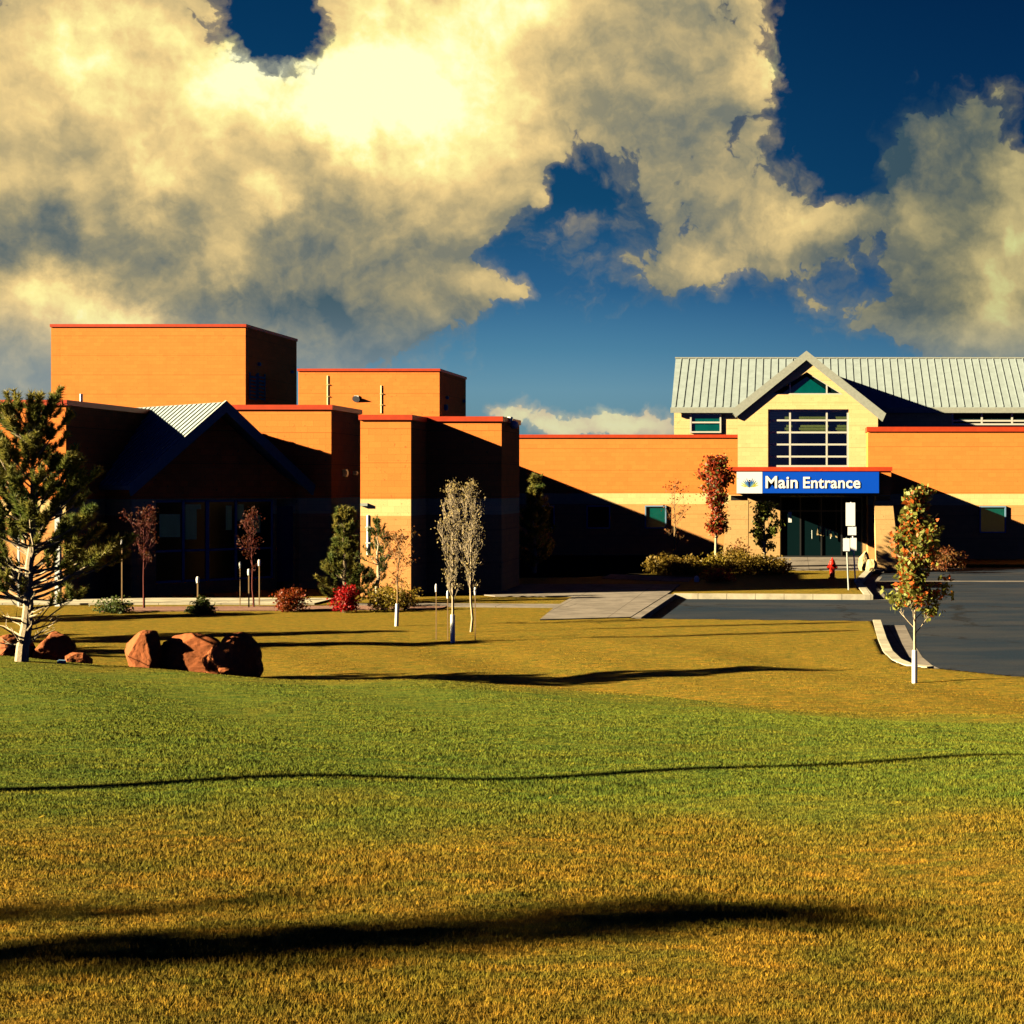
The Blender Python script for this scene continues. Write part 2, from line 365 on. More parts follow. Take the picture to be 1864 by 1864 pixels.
def lawn_mat():
    m = bpy.data.materials.new('lawn'); m.use_nodes = True; q = NT(m.node_tree); p = q.n['Principled BSDF']
    geo = q.new('ShaderNodeNewGeometry'); pos = geo.outputs['Position']
    s = q.new('ShaderNodeSeparateXYZ'); q.l.new(pos, s.inputs[0])
    X, Y = s.outputs[0], s.outputs[1]
    t = q.m('ADD', Y, q.m('MULTIPLY', q.m('ADD', X, 13.0), .45))      # crest of the mound at 27.5
    warp = q.m('MULTIPLY', q.m('SUBTRACT', q.noise(pos, .35, 4, .6), .5), 5.5)
    near = q.smooth(q.m('ADD', q.m('SUBTRACT', Y, q.m('MULTIPLY', X, -.12)), warp), 8.2, 10.6)
    far = q.smooth(q.m('ADD', t, q.m('MULTIPLY', warp, .9)), 30.5, 25.5)
    green = q.m('MULTIPLY', near, far)
    # streaky patches of dry turf inside both zones
    cv = q.v('MULTIPLY', pos, (.55, 1.6, 1))
    pt = q.noise(cv, 1.1, 6, .65); pt2 = q.noise(cv, 5.0, 6, .7)
    gf = q.m('ADD', green, q.m('MULTIPLY', q.m('SUBTRACT', pt, .5), 1.3), clamp=True)
    gold = q.mix(q.smooth(pt2, .3, .7), (.26, .15, .022), (.15, .13, .02))
    grn = q.mix(q.smooth(pt2, .3, .7), (.078, .128, .022), (.14, .15, .022))
    c = q.mix(gf, gold, grn)
    mot = q.noise(q.v('MULTIPLY', pos, (1.0, 2.2, 1)), 2.6, 7, .72)
    c = q.mix(q.smooth(mot, .34, .66), q.mix(1.0, c, (.70, .80, .85), 'MULTIPLY'), q.mix(1.0, c, (1.28, 1.14, 1.0), 'MULTIPLY'))
    mott = q.noise(q.v('MULTIPLY', pos, (1.0, 1.8, 1)), 9, 6, .75)
    c = q.mix(q.smooth(mott, .38, .64), q.mix(1.0, c, (.66, .72, .8), 'MULTIPLY'), q.mix(1.0, c, (1.2, 1.14, 1.0), 'MULTIPLY'))
    fine = q.noise(pos, 32, 5, .75); fine2 = q.noise(pos, 110, 3, .7)
    c = q.mix(q.m('MULTIPLY', q.smooth(fine, .35, .7), .55), q.mix(1.0, c, (1.15, 1.12, 1.08), 'MULTIPLY'), q.mix(1.0, c, (.62, .66, .64), 'MULTIPLY'))
    ri = geo.outputs['Random Per Island']
    c = q.mix(ri, q.mix(1.0, c, (.95, .98, .96), 'MULTIPLY'), q.mix(1.0, c, (1.35, 1.3, 1.15), 'MULTIPLY'))
    q.l.new(c, p.inputs['Base Color']); p.inputs['Roughness'].default_value = .75; p.inputs['Specular IOR Level'].default_value = .04
    b = q.new('ShaderNodeBump'); b.inputs['Strength'].default_value = .5; b.inputs['Distance'].default_value = .04
    q.l.new(q.m('ADD', q.noise(pos, 12, 7, .8), q.m('MULTIPLY', fine2, .5)), b.inputs['Height']); q.l.new(b.outputs[0], p.inputs['Normal'])
    return m
M['lawn'] = lawn_mat()
M['blade'] = lawn_mat(); M['blade'].name = 'grass_blade'
for n_ in M['blade'].node_tree.nodes:
    if n_.type == 'MIX' and n_.blend_type == 'MULTIPLY' and abs(n_.inputs[7].default_value[0] - 1.35) < .01: n_.inputs[7].default_value = (1.95, 1.85, 1.5, 1)
    if n_.type == 'MIX' and n_.blend_type == 'MULTIPLY' and abs(n_.inputs[7].default_value[0] - .95) < .01: n_.inputs[7].default_value = (1.35, 1.38, 1.25, 1)
q = NT(M['blade'].node_tree); p_ = q.n['Principled BSDF']
for l in list(p_.inputs['Normal'].links): q.l.remove(l)
# thin blades scatter light like the turf they stand in: lean their normals towards the sky
q.l.new(q.v('NORMALIZE', q.v('ADD', q.v('MULTIPLY', q.new('ShaderNodeNewGeometry').outputs['Normal'], (.45, .45, .45)), (0, 0, 1))), p_.inputs['Normal'])

def asphalt():
    m = bpy.data.materials.new('asphalt'); m.use_nodes = True; q = NT(m.node_tree); p = q.n['Principled BSDF']
    pos = q.new('ShaderNodeNewGeometry').outputs['Position']
    a = q.noise(q.v('MULTIPLY', pos, (.35, 1.0, 1)), .5, 6, .62); b = q.noise(pos, 45, 4, .7)
    c = q.mix(q.smooth(a, .38, .66), (.014, .026, .044), (.038, .042, .050))
    c = q.mix(q.smooth(b, .35, .7), q.mix(1.0, c, (.7, .7, .7), 'MULTIPLY'), q.mix(1.0, c, (1.35, 1.3, 1.25), 'MULTIPLY'))
    vo = q.new('ShaderNodeTexVoronoi', feature='DISTANCE_TO_EDGE'); vo.inputs['Scale'].default_value = .16
    q.l.new(q.v('ADD', pos, q.v('MULTIPLY', q.noise(pos, .8, 5, .7, out=1), (2.2, 2.2, 0))), vo.inputs['Vector'])
    c = q.mix(q.m('MULTIPLY', q.smooth(vo.outputs['Distance'], .012, .004), .75), c, (.012, .012, .013))
    st = q.noise(pos, 1.1, 3, .5); c = q.mix(q.m('MULTIPLY', q.smooth(st, .66, .74), .5), c, (.015, .015, .017))
    q.l.new(c, p.inputs['Base Color']); p.inputs['Roughness'].default_value = .9; p.inputs['Specular IOR Level'].default_value = .08
    bm_ = q.new('ShaderNodeBump'); bm_.inputs['Strength'].default_value = .4; bm_.inputs['Distance'].default_value = .01
    q.l.new(b, bm_.inputs['Height']); q.l.new(bm_.outputs[0], p.inputs['Normal']); return m
M['asphalt'] = asphalt()
def joint_mat(name, col, sx, sy):
    m = bpy.data.materials.new(name); m.use_nodes = True; q = NT(m.node_tree); p = q.n['Principled BSDF']
    pos = q.new('ShaderNodeNewGeometry').outputs['Position']; s = q.new('ShaderNodeSeparateXYZ'); q.l.new(pos, s.inputs[0])
    def line(c, w): return q.m('LESS_THAN', q.m('FRACT', q.m('DIVIDE', q.m('ADD', c, 100.3), w)), .02 / w)
    j = q.m('MAXIMUM', line(s.outputs[0], sx), line(s.outputs[1], sy))
    n = q.noise(pos, 1.3, 6, .65); n2 = q.noise(pos, 30, 4, .7)
    c = q.mix(q.smooth(n, .35, .68), col, tuple(x * .62 for x in col)); c = q.mix(q.m('MULTIPLY', n2, .5), c, q.mix(1.0, c, (.7, .7, .68), 'MULTIPLY'))
    c = q.mix(q.m('MULTIPLY', j, .75), c, (.05, .04, .03)); q.l.new(c, p.inputs['Base Color']); p.inputs['Roughness'].default_value = .92; p.inputs['Specular IOR Level'].default_value = .08
    return m
M['concrete'] = joint_mat('concrete', (.28, .24, .20), 1.8, 1.8)
M['kerb'] = joint_mat('pale_kerb', (.58, .52, .38), .9, 50)

# ------------------------------------------------------------------ terrain
def ss(a, b, x):
    t = np.clip((x - a) / (b - a), 0, 1); return t * t * (3 - 2 * t)

def quadpx(pts):
    """photo-read corners of flat paving -> ground points"""
    return [(gx(px, flatY(py)), flatY(py)) for px, py in pts]

# paved areas at road level (kerbed, sunk below the lawn)
DRIVE = quadpx([(1163,1125),(1226,1083),(1574,1083),(1566,1062),(1556,1052.5),(1450,1049),(1340,1054),(1250,1066),(1100,1066),(940,1066)])
# polygons: road = big lot on the right + drive arm reaching left in front of the island
ax0, ay0 = gx(1163, flatY(1125)), flatY(1125)
ax1, ay1 = gx(1226, flatY(1083)), flatY(1083)
bx, by = gx(1587, flatY(1085)), flatY(1085)
dx_, dy_ = gx(1612, flatY(1129)), flatY(1129)
ROAD = [(ax0, ay0)] + [(gx(p, flatY(y)), flatY(y)) for p, y in ((1603, 1129.5), (1607, 1142), (1614, 1163), (1625, 1186), (1641, 1201), (1662, 1210), (1700, 1214))] + [
        (gx(1864,30.0), 30.0), (16, 29.0), (60, 28), (60, 71.0), (gx(1600,71.0), 71.0), (gx(1580,64.0), 64.0), (gx(1566,58.5), 58.5),
        (bx, by + .05), (ax1, ay1)]
def inside_sd(P, poly):
    """signed distance, + inside"""
    x, y = P[..., 0], P[..., 1]; d = np.full(x.shape, 1e9); ins = np.zeros(x.shape, bool); n = len(poly)
    for i in range(n):
        x1, y1 = poly[i]; x2, y2 = poly[(i + 1) % n]
        ex, ey = x2 - x1, y2 - y1; L = ex * ex + ey * ey
        t = np.clip(((x - x1) * ex + (y - y1) * ey) / L, 0, 1)
        d = np.minimum(d, np.hypot(x - x1 - t * ex, y - y1 - t * ey))
        c = ((y1 > y) != (y2 > y)) & (x < ex * (y - y1) / (ey if abs(ey) > 1e-9 else 1e-9) + x1)
        ins ^= c
    return np.where(ins, d, -d)

def zt(x, y):
    x = np.asarray(x, float); y = np.asarray(y, float)
    yc = 27.5 - (x + 13) * .45; yc = np.clip(yc, 16, 31)
    zc = np.clip(.48 + .004 * (x + 13), .4, .58)
    d = yc - y
    near = zc + (.047 + .0036 * np.clip(x + 13, -4, 22)) * d
    near = np.where(near > 1.2, 1.2 + .45 * np.tanh((near - 1.2) / .45), near)
    far = zc * (1 - ss(0, 4.2, -d))
    blend = ss(-.8, .8, d)
    z = near * blend + far * (1 - blend)
    und = .035 * np.sin(x * .9 + y * .5) + .03 * np.sin(x * .37 - y * .71 + 1.3) + .018 * np.sin(x * 2.1 + y * 1.3)
    z = z + und * ss(40, 33, y) * ss(.4, 3, -inside_sd(np.stack([x, y], -1), ROAD))
    return z
def ground(x, y): return float(zt(np.array(x), np.array(y)))

def lines(segs):
    out = []
    for a, b, st in segs: out += list(np.arange(a, b, st))
    return np.array(out + [segs[-1][1]])
gxs = lines([(-400, -60, 34), (-60, -30, 3), (-30, -8, .3), (-8, 12.01, .14), (12.15, 40, 1.5), (40, 400, 40)])
gys = lines([(-60, 0, 4), (0, 28.5, .25), (28.5, 60, .14), (60, 76, .3), (76, 120, 4), (120, 900, 60)])
GX, GY = np.meshgrid(gxs, gys)
GZ = zt(GX, GY)
sd = inside_sd(np.stack([GX, GY], -1), ROAD)
GZ = np.where(sd > -.09, -.45, GZ)
nx, ny = len(gxs), len(gys)
verts = np.stack([GX, GY, GZ], -1).reshape(-1, 3)
ii = np.arange(nx * ny).reshape(ny, nx)
faces = np.stack([ii[:-1, :-1], ii[:-1, 1:], ii[1:, 1:], ii[1:, :-1]], -1).reshape(-1, 4)
me = bpy.data.meshes.new('lawn'); me.vertices.add(len(verts)); me.vertices.foreach_set('co', verts.ravel())
me.loops.add(faces.size); me.loops.foreach_set('vertex_index', faces.ravel().astype(np.int32))
me.polygons.add(len(faces)); me.polygons.foreach_set('loop_start', (np.arange(len(faces)) * 4).astype(np.int32))
me.update(calc_edges=True); me.polygons.foreach_set('use_smooth', [True] * len(faces)); me.materials.append(M['lawn'])
lawn = bpy.data.objects.new('lawn', me); C.objects.link(lawn); lawn['kind'] = 'structure'; lawn['label'] = 'mown lawn, green on the mound and golden behind it'

# asphalt sheet under everything paved
mb = MB(); mb.add([(p[0], p[1], -.125) for p in ROAD], [tuple(range(len(ROAD)))])
road = mb.build('driveway', M['asphalt']); road['kind'] = 'structure'; road['label'] = 'dark asphalt driveway and car park'

def strip(poly, w, z0, z1, name, material, off=0.0, closed=False):
    """a strip of width w to the left of the polyline, as a solid"""
    pts = [Vector((p[0], p[1], 0)) for p in poly]; L = []; Rr = []
    for i, p in enumerate(pts):
        a = pts[max(i - 1, 0)]; b = pts[min(i + 1, len(pts) - 1)]
        t = (b - a).normalized(); n = Vector((-t.y, t.x, 0))
        L.append(p + n * (off + w)); Rr.append(p + n * off)
    mb = MB()
    for i in range(len(pts) - 1):
        q = [L[i], Rr[i], Rr[i + 1], L[i + 1]]
        mb.add([(v.x, v.y, z0) for v in q] + [(v.x, v.y, z1) for v in q],
               [(0,3,2,1),(4,5,6,7),(1,2,6,5),(3,0,4,7)] + ([(0,1,5,4)] if i == 0 else []) + ([(2,3,7,6)] if i == len(pts) - 2 else []))
    o = mb.build(name, material, recalc=True); o['kind'] = 'structure'; return o

# kerbs run just outside the asphalt edge (ROAD is listed counter-clockwise, so the outside is to the right)
def kerb(idx, top=.015, w=.24, name='kerb', m='kerb'):
    return strip([ROAD[i] for i in idx], w, -.3, top, name, M[m], off=-w)
kerb([0, 1], -.02, m='concrete')
strip([ROAD[i] for i in (7, 8, 9)], .2, -.3, -.03, 'kerb', M['concrete'], off=-.2)
k2 = strip([ROAD[i] for i in (1, 2, 3, 4, 5, 6, 7)], .2, -.3, .02, 'kerb', M['kerb'], off=-.2)
k3 = strip([ROAD[i] for i in (12, 13, 14, 15)], .26, -.3, .03, 'kerb', M['kerb'], off=-.22)
k4 = strip([ROAD[i] for i in (15, 16)], .3, -.3, .035, 'kerb', M['kerb'], off=-.3)
k5 = strip([ROAD[i] for i in (16, 0)], .26, -.3, .02, 'kerb', M['concrete'], off=-.2)
# concrete gutter pans beside the lawn point and the island
g1 = strip([ROAD[i] for i in (1, 2, 3, 4, 5, 6, 7)], .62, -.2, -.118, 'gutter', M['concrete'], off=.0)
g2 = strip([ROAD[i] for i in (13, 14, 15)], .55, -.2, -.118, 'gutter', M['concrete'], off=.0)
g3 = strip([(gx(1600, 60.6), 60.9), (60, 60.0)], .45, -.2, -.119, 'gutter', M['concrete'], off=0)

def slab(poly, z, name, m, th=.1, label=None):
    mb = MB(); mb.prism([Vector((x, y, z - th)) for x, y in poly], (0, 0, th)); o = mb.build(name, M[m], recalc=True)
    o['kind'] = 'structure'
    if label: o['label'] = label
    return o
# concrete apron beside the drive and the walk running off to the shaded left wing
slab([(ax0 - .22, ay0 + .02), (ax1 - .2, ay1 + .02), (ax1 - .15, 56.8), (-14.5, 57.2), (-9.3, 50.9), (gx(1045, 50.9), 50.7), (gx(1015, 47.0), 46.9), (gx(1010,46.2),45.9), (gx(985, 42.3), 42.1)],
     .03, 'pavement', 'concrete', label='concrete apron left of the driveway')
slab([(gx(1040, 46.3), 47.4), (-13, 47.9), (-13, 46.95), (gx(1030, 46.3), 46.3)], .034, 'pavement', 'concrete', label='narrow concrete walk crossing the lawn')
slab([(gx(1095, 60.5), 60.6), (gx(1252, 58.2), 58.4), (gx(1262, 61), 61.0), (gx(1110, 63), 63.2)], .03, 'pavement', 'concrete', label='sunlit pavement before the entrance beds')
slab([(-1.5, 66.2), (3.5, 66.2), (3.3, 79), (-2.5, 79)], .026, 'pavement', 'concrete', label='paving under the entrance canopy')
slab([(-17.2, 60.6), (-8.2, 61.5), (-6.2, 63.4), (-3.2, 66.5), (-3.0, 79.9), (-17.2, 79.9)], .02, 'planting_bed', 'soil', label='dark planting bed along the rear wall')  # dark sheet over the lawn, painted in place of shade
# left terrace walk in front of the gabled wing: a pale edging strip
def drape(poly, name, m, lift, label):
    """a thin paving sheet laid on the sloping ground"""
    (xa, ya), (xb, yb) = poly[0], poly[1]; w = poly[2]
    mb = MB(); n = 40
    for i in range(n + 1):
        t = i / n; x = xa + (xb - xa) * t; y = ya + (yb - ya) * t
        for dy in (0, w):
            z = ground(x, y + dy) + lift; mb.v.append((x, y + dy, z))
        for dy in (0, w):
            mb.v.append((x, y + dy, ground(x, y + dy) - .2))
    for i in range(n):
        a = i * 4; b = a + 4
        mb.f += [(a, b, b + 1, a + 1), (a + 2, b + 2, b, a), (a + 1, b + 1, b + 3, a + 3)]
    o = mb.build(name, M[m], recalc=True); o['kind'] = 'structure'; o['label'] = label; return o
drape([(-26, 47.5), (-13.9, 47.5), 2.2], 'pavement', 'kerb', .05, 'pale concrete walk before the gabled wing')
drape([(-19, 44.9), (-11.2, 45.5), 1.5], 'planting_bed', 'mulch', .03, 'pinkish gravel planting bed')
drape([(-11.0, 45.6), (-9.9, 45.8), 1.0], 'planting_bed', 'mulch', .03, 'pinkish gravel bed behind the thin tree')

# grass blades (one mesh, nobody could count them)
rg = np.random.default_rng(5)
NB = 800000
u = rg.random(NB); Yb = 5.2 * (38.0 / 5.2) ** u
ang = rg.random(NB)
Xb = (-.50 + ang * .665) * Yb
zb = zt(Xb, Yb)
fade = rg.random(NB) < 1 - .9 * ss(14, 38, Yb)
keep = fade & (inside_sd(np.stack([Xb, Yb], -1), ROAD) < -.3)
Xb, Yb, zb = Xb[keep], Yb[keep], zb[keep]; NB = len(Xb)
hgt = (.010 + .010 * rg.random(NB)) * (1 - .4 * ss(9, 22, Yb)) * (1 + .35 * np.sin(Xb * 1.7 + Yb * 2.3) * np.sin(Xb * .9 - Yb * 1.1))
wid = (.0018 + .00036 * (Yb - 5)) * (.7 + .6 * rg.random(NB))
th = rg.random(NB) * math.pi; lean = rg.normal(0, .55, (NB, 2)) * hgt[:, None]
dxw, dyw = np.cos(th) * wid, np.sin(th) * wid
P = np.empty((NB, 3, 3))
P[:, 0] = np.stack([Xb - dxw, Yb - dyw, zb - .004], -1); P[:, 1] = np.stack([Xb + dxw, Yb + dyw, zb - .004], -1)
P[:, 2] = np.stack([Xb + lean[:, 0], Yb + lean[:, 1], zb + hgt], -1)
me = bpy.data.meshes.new('grass'); me.vertices.add(NB * 3); me.vertices.foreach_set('co', P.ravel())
me.loops.add(NB * 3); me.loops.foreach_set('vertex_index', np.arange(NB * 3, dtype=np.int32))
me.polygons.add(NB); me.polygons.foreach_set('loop_start', (np.arange(NB) * 3).astype(np.int32)); me.update(calc_edges=True)
me.materials.append(M['blade'])
gro = bpy.data.objects.new('grass', me); C.objects.link(gro); tagit(gro, 'short grass blades over the green and dry golden lawn', 'grass', kind='stuff')

# ------------------------------------------------------------------ the building
bld = empty('hospital_building', (-4, 76, 0), 'long low orange block building with red copings, towers, gables and grey metal roofs', 'building')
def P_(name, mb, m, parent=bld, label=None, smooth=False, recalc=False):
    o = mb.build(name, M[m], None, smooth, recalc)
    o.parent = parent
    o.matrix_parent_inverse = parent_inv(parent)
    if label: o['label'] = label
    return o
def parent_inv(p):
    """world matrix of a parent chain, inverted (all parts are modelled in world coordinates)"""
    W = Matrix.Identity(4); q = p
    while q is not None:
        W = Matrix.LocRotScale(q.location, q.rotation_euler, q.scale) @ W if q.parent is None else (q.matrix_parent_inverse @ Matrix.LocRotScale(q.location, q.rotation_euler, q.scale)) @ W
        q = q.parent
    return W.inverted()

def block(x0, x1, y0, y1, z1, m='brick', z0=-.6, name='wall', cop=.16, label=None, over=.05):
    mb = MB(); mb.box(x0, x1, y0, y1, z0, z1 - cop * .5)
    w = P_(name, mb, m, label=label)
    if cop:
        mb = MB(); mb.box(x0 - over, x1 + over, y0 - over, y1 + over, z1 - cop, z1)
        P_('coping', mb, 'coping', w)
    return w
YA = 49.0; XA = gx(120, YA)
A0 = block(-46, XA, YA, 60, gz(728, YA), label='left end wall block behind the pine tree')
YB = 54.9; zB = gz(737, YB)
Bk = block(gx(425, YB), gx(603, YB), YB, 58.6, zB, label='wall block beside the gabled wing')
block(XA - .3, gx(425, YB) + .02, 58.2, 58.7, zB - .02, label='short wall behind the gabled wing roof')
block(XA - .3, gx(425, YB) - .06, 57.9, 58.15, 5.0, cop=0, label='low wall strip behind the gabled wing roof')
YC = 50.8; Ck = block(gx(656, YC), gx(748, YC), YC, 52.95, gz(755, YC), label='sunlit wall block beside the corner')
YD = 52.9; Dk = block(gx(700, YD), gx(913, YD), YD, 56.3, gz(758, YD), label='wall block in front of the long rear wall')
block(-46, -17.35, 60.4, 81, gz(791, 80) - .02, label='rear wall block hidden behind the towers')
YT = 90.0; T1 = block(gx(93, YT), gx(447, YT), YT, YT * 1003 / 910, gz(590, YT), z0=-.5, name='tower', label='tall orange tower, the highest block')
YU = 89.3; T2 = block(gx(543, YU), gx(800, YU), YU, YU * 650 / 602, gz(671, YU), z0=-.5, name='tower', label='lower orange tower with two wall pipes', cop=.14)
YF = 80.0; Fk = block(-17.4, gx(1400, YF), YF, 96, gz(791, YF), label='long rear wall left of the entrance')
YG = 76.0; Gk = block(gx(1580, YG), 30, YG, 96, gz(777, YG), label='long wall right of the entrance', cop=.22)

# upper storey and its long roof
YH = 82.6; xH = gx(1227, YH)
zE = gz(745, 82.2)
mb = MB(); mb.box(xH, 34, YH, 92, 4.5, zE - .05); Hk = P_('upper_wall', mb, 'cream', label='cream upper storey wall under the metal roof')
YR = 87.2; zR = gz(652, YR)
x0r, x1r = gx(1221, 82.2), 34.5
mb = MB()
e0, e1 = Vector((x0r, 82.45, zE)), Vector((x1r, 82.45, zE)); r0, r1 = Vector((x0r - .12, YR, zR)), Vector((x1r, YR, zR))
b0, b1 = Vector((x0r, 92.4, zE)), Vector((x1r, 92.4, zE))
mb.prism([e0, r0, b0], (x1r - x0r, 0, 0))
roof = P_('roof', mb, 'roof', label='long grey green standing seam roof', recalc=True)
# standing seams
nrm = Vector((0, -(zR - zE), YR - 82.45)).normalized(); sl_ = (r0 - e0); sl_.x = 0; sl_.normalize()
Ls = math.hypot(YR - 82.45, zR - zE)
mb = MB(); x = x0r + .18
while x < x1r:
    Mx = Matrix.Translation(Vector((x, 82.45, zE))) @ Matrix((((1), 0, 0, 0), (0, sl_.y, nrm.y, 0), (0, sl_.z, nrm.z, 0), (0, 0, 0, 1)))
    mb.box(-.022, .022, .25, Ls - .05, -.01, .028, Mx); x += .392
P_('seam', mb, 'roof', roof, 'raised seams of the metal roof')['kind'] = 'stuff'
mb = MB(); mb.box(x0r - .03, x1r, 82.36, 82.44, zE - .17, zE + .1); P_('eave_fascia', mb, 'trim', roof)
mb = MB(); mb.box(x0r - .15, x1r, YR - .09, YR + .09, zR - .02, zR + .05); P_('ridge_cap', mb, 'trim', roof)

# entrance bay with gable
YY = 78.0
xb0, xb1 = gx(1343, YY), gx(1598, YY); xc = gx(1468, YY); zap = gz(641, YY)
def zrake(x, drop=0.0): # underside line of the gable
    return zap - drop - abs(x - xc) * (105 / 133)
wx0, wx1, wz0, wz1 = gx(1398, YY), gx(1545, YY), gz(850, YY), gz(745, YY)
tz = gz(718, YY); tx0, tx1 = gx(1402, YY), gx(1535, YY); tap = gz(677, YY)
mb = MB(); dpt = 6.0
def front(poly, d=dpt): mb.prism([Vector((x, YY, z)) for x, z in poly], (0, d, 0))
dr = .32
front([(xb0, -.5), (wx0, -.5), (wx0, zrake(wx0, dr)), (xb0, zrake(xb0, dr))])
front([(wx1, -.5), (xb1, -.5), (xb1, zrake(xb1, dr)), (wx1, zrake(wx1, dr))])
front([(wx0, wz1), (wx1, wz1), (wx1, tz), (wx0, tz)], .5)
# strips above the triangle window
xm = (tx0 + tx1) / 2
front([(wx0, tz), (tx0, tz), (xm, tap), (xc, zap - dr), (wx0, zrake(wx0, dr))], .5)
front([(tx1, tz), (wx1, tz), (wx1, zrake(wx1, dr)), (xc, zap - dr), (xm, tap)], .5)
front([(wx0, 2.9), (wx1, 2.9), (wx1, wz0), (wx0, wz0)], .5)
bay = P_('entrance_bay', mb, 'cream', label='cream gabled bay above the main entrance', recalc=True)
mb = MB(); mb.box(wx0 + .02, wx1 - .02, YY + 3.2, YY + 3.3, 3, 7.9); P_('room', mb, 'interior', bay)
# gable roof of the bay: two slopes that run back into the long roof, with thick rake trim
rl, rr = gx(1334, 77.9), gx(1611, 77.9)
for s_, xe in ((-1, rl), (1, rr)):
    mb = MB(); ze = zap - abs(xe - xc) * (105 / 133)
    mb.prism([Vector((xc, 77.95, zap + .02)), Vector((xe, 77.95, ze + .02)), Vector((xe, 77.95, ze - .22)), Vector((xc, 77.95, zap - .25))], (0, 8.85, 0))
    rf = P_('gable_roof', mb, 'roof', bay, recalc=True)
    mb = MB(); mb.prism([Vector((xc, 77.87, zap + .06)), Vector((xe + s_ * .05, 77.87, ze + .02)), Vector((xe - s_ * .12, 77.87, ze - .36)), Vector((xc, 77.87, zap - .38))], (0, .09, 0))
    P_('rake_trim', mb, 'trim', rf, recalc=True)

def window(x0, x1, z0, z1, Y, cols, rows, fr='whitemetal', gl='darkglass', parent=bld, t=.06, glass_mats=None, name='window', dep=.1, label=None, border=True):
    mb = MB()
    yf = Y
    if border:
        mb.box(x0, x0 + t, yf, yf + dep, z0, z1); mb.box(x1 - t, x1, yf, yf + dep, z0, z1)
        mb.box(x0 + t, x1 - t, yf, yf + dep, z0, z0 + t); mb.box(x0 + t, x1 - t, yf, yf + dep, z1 - t, z1)
    for c in cols: mb.box(c - t / 2, c + t / 2, yf + .003, yf + dep - .003, z0 + t, z1 - t)
    for r in rows:
        xs = [x0 + t] + [q for c in cols for q in (c - t / 2, c + t / 2)] + [x1 - t]
        for i in range(0, len(xs), 2): mb.box(xs[i], xs[i + 1], yf + .006, yf + dep - .006, r - t / 2, r + t / 2)
    w = P_(name, mb, fr, parent, label)
    mb = MB(); mb.box(x0 + .01, x1 - .01, yf + dep * .55, yf + dep * .55 + .015, z0 + .01, z1 - .01)
    P_('pane', mb, gl, w)
    return w

# see-through glass for the big window, blinds behind its upper rows
mg = bpy.data.materials.new('clear_tinted_glass'); mg.use_nodes = True; q = NT(mg.node_tree)
q.n.remove(q.n['Principled BSDF']); tr = q.new('ShaderNodeBsdfTransparent'); tr.inputs[0].default_value = (.62, .72, .62, 1)
gl = q.new('ShaderNodeBsdfGlossy'); gl.inputs['Roughness'].default_value = .02; fr = q.new('ShaderNodeValue'); fr.outputs[0].default_value = .1
mx = q.new('ShaderNodeMixShader'); q.l.new(fr.outputs[0], mx.inputs[0]); q.l.new(tr.outputs[0], mx.inputs[1]); q.l.new(gl.outputs[0], mx.inputs[2])
q.l.new(mx.outputs[0], q.n['Material Output'].inputs[0]); M['clearglass'] = mg
c1, c2 = gx(1438, YY), gx(1505, YY)
bigw = window(wx0, wx1, wz0, wz1, YY + .12, [c1, c2], [gz(y_, YY) for y_ in (765, 787, 809, 831)], gl='clearglass', parent=bay, t=.085, label='tall gridded window above the sign')
mb = MB()
zt_, zb_ = gz(748, YY), gz(793, YY); nsl = 9
for i in range(nsl):
    za = zt_ - (zt_ - zb_) * i / nsl; zb2 = zt_ - (zt_ - zb_) * (i + .86) / nsl
    mb.box(wx0 + .1, wx1 - .1, YY + .24 + (i % 2) * .02, YY + .26 + (i % 2) * .02, zb2, za)
P_('blind', mb, 'blind', bigw)
# triangle window
mb = MB()
def bar(a, b, w, y0, y1):
    a, b = Vector((a[0], 0, a[1])), Vector((b[0], 0, b[1])); d = (b - a).normalized(); n = Vector((-d.z, 0, d.x)) * w / 2
    mb.prism([Vector((p.x, y0, p.z)) for p in (a - n, b - n, b + n, a + n)], (0, y1 - y0, 0))
bar((tx0, tz + .03), (tx1, tz + .03), .06, YY + .1, YY + .2)
bar((tx0 + .05, tz + .03), (xm, tap), .06, YY + .105, YY + .195); bar((xm, tap), (tx1 - .05, tz + .03), .06, YY + .105, YY + .195)
for xx in (c1, c2): bar((xx, tz), (xx, tap - abs(xx - xm) * (tap - tz) / (xm - tx0)), .075, YY + .11, YY + .19)
tw = P_('window', mb, 'whitemetal', bay, 'triangular window in the gable', recalc=True)
mb = MB(); mb.prism([Vector((tx0, YY + .16, tz)), Vector((tx1, YY + .16, tz)), Vector((xm, YY + .16, tap))], (0, .012, 0)); P_('pane', mb, 'darkglass', tw, recalc=True)
mb = MB(); mb.prism([Vector((xm - 1.15, YY + .135, tz + .06)), Vector((xm + 1.15, YY + .135, tz + .06)), Vector((xm, YY + .135, tz + .85))], (0, .012, 0)); P_('pane', mb, 'tealglass', tw, recalc=True)

# upper storey windows
window(gx(1256, YH), gx(1313, YH), gz(788, YH), gz(751, YH), YH - .075, [], [gz(769, YH)], gl='tealglass', t=.08, label='small two pane window under the left roof end')
cl_ = [gx(1732 + 55 * i, YH) for i in range(1, 7)]
window(gx(1732, YH), gx(1732 + 55 * 7, YH), gz(774, YH), gz(749, YH), YH - .075, cl_, [gz(766, YH)], t=.09, label='long ribbon window under the right roof')
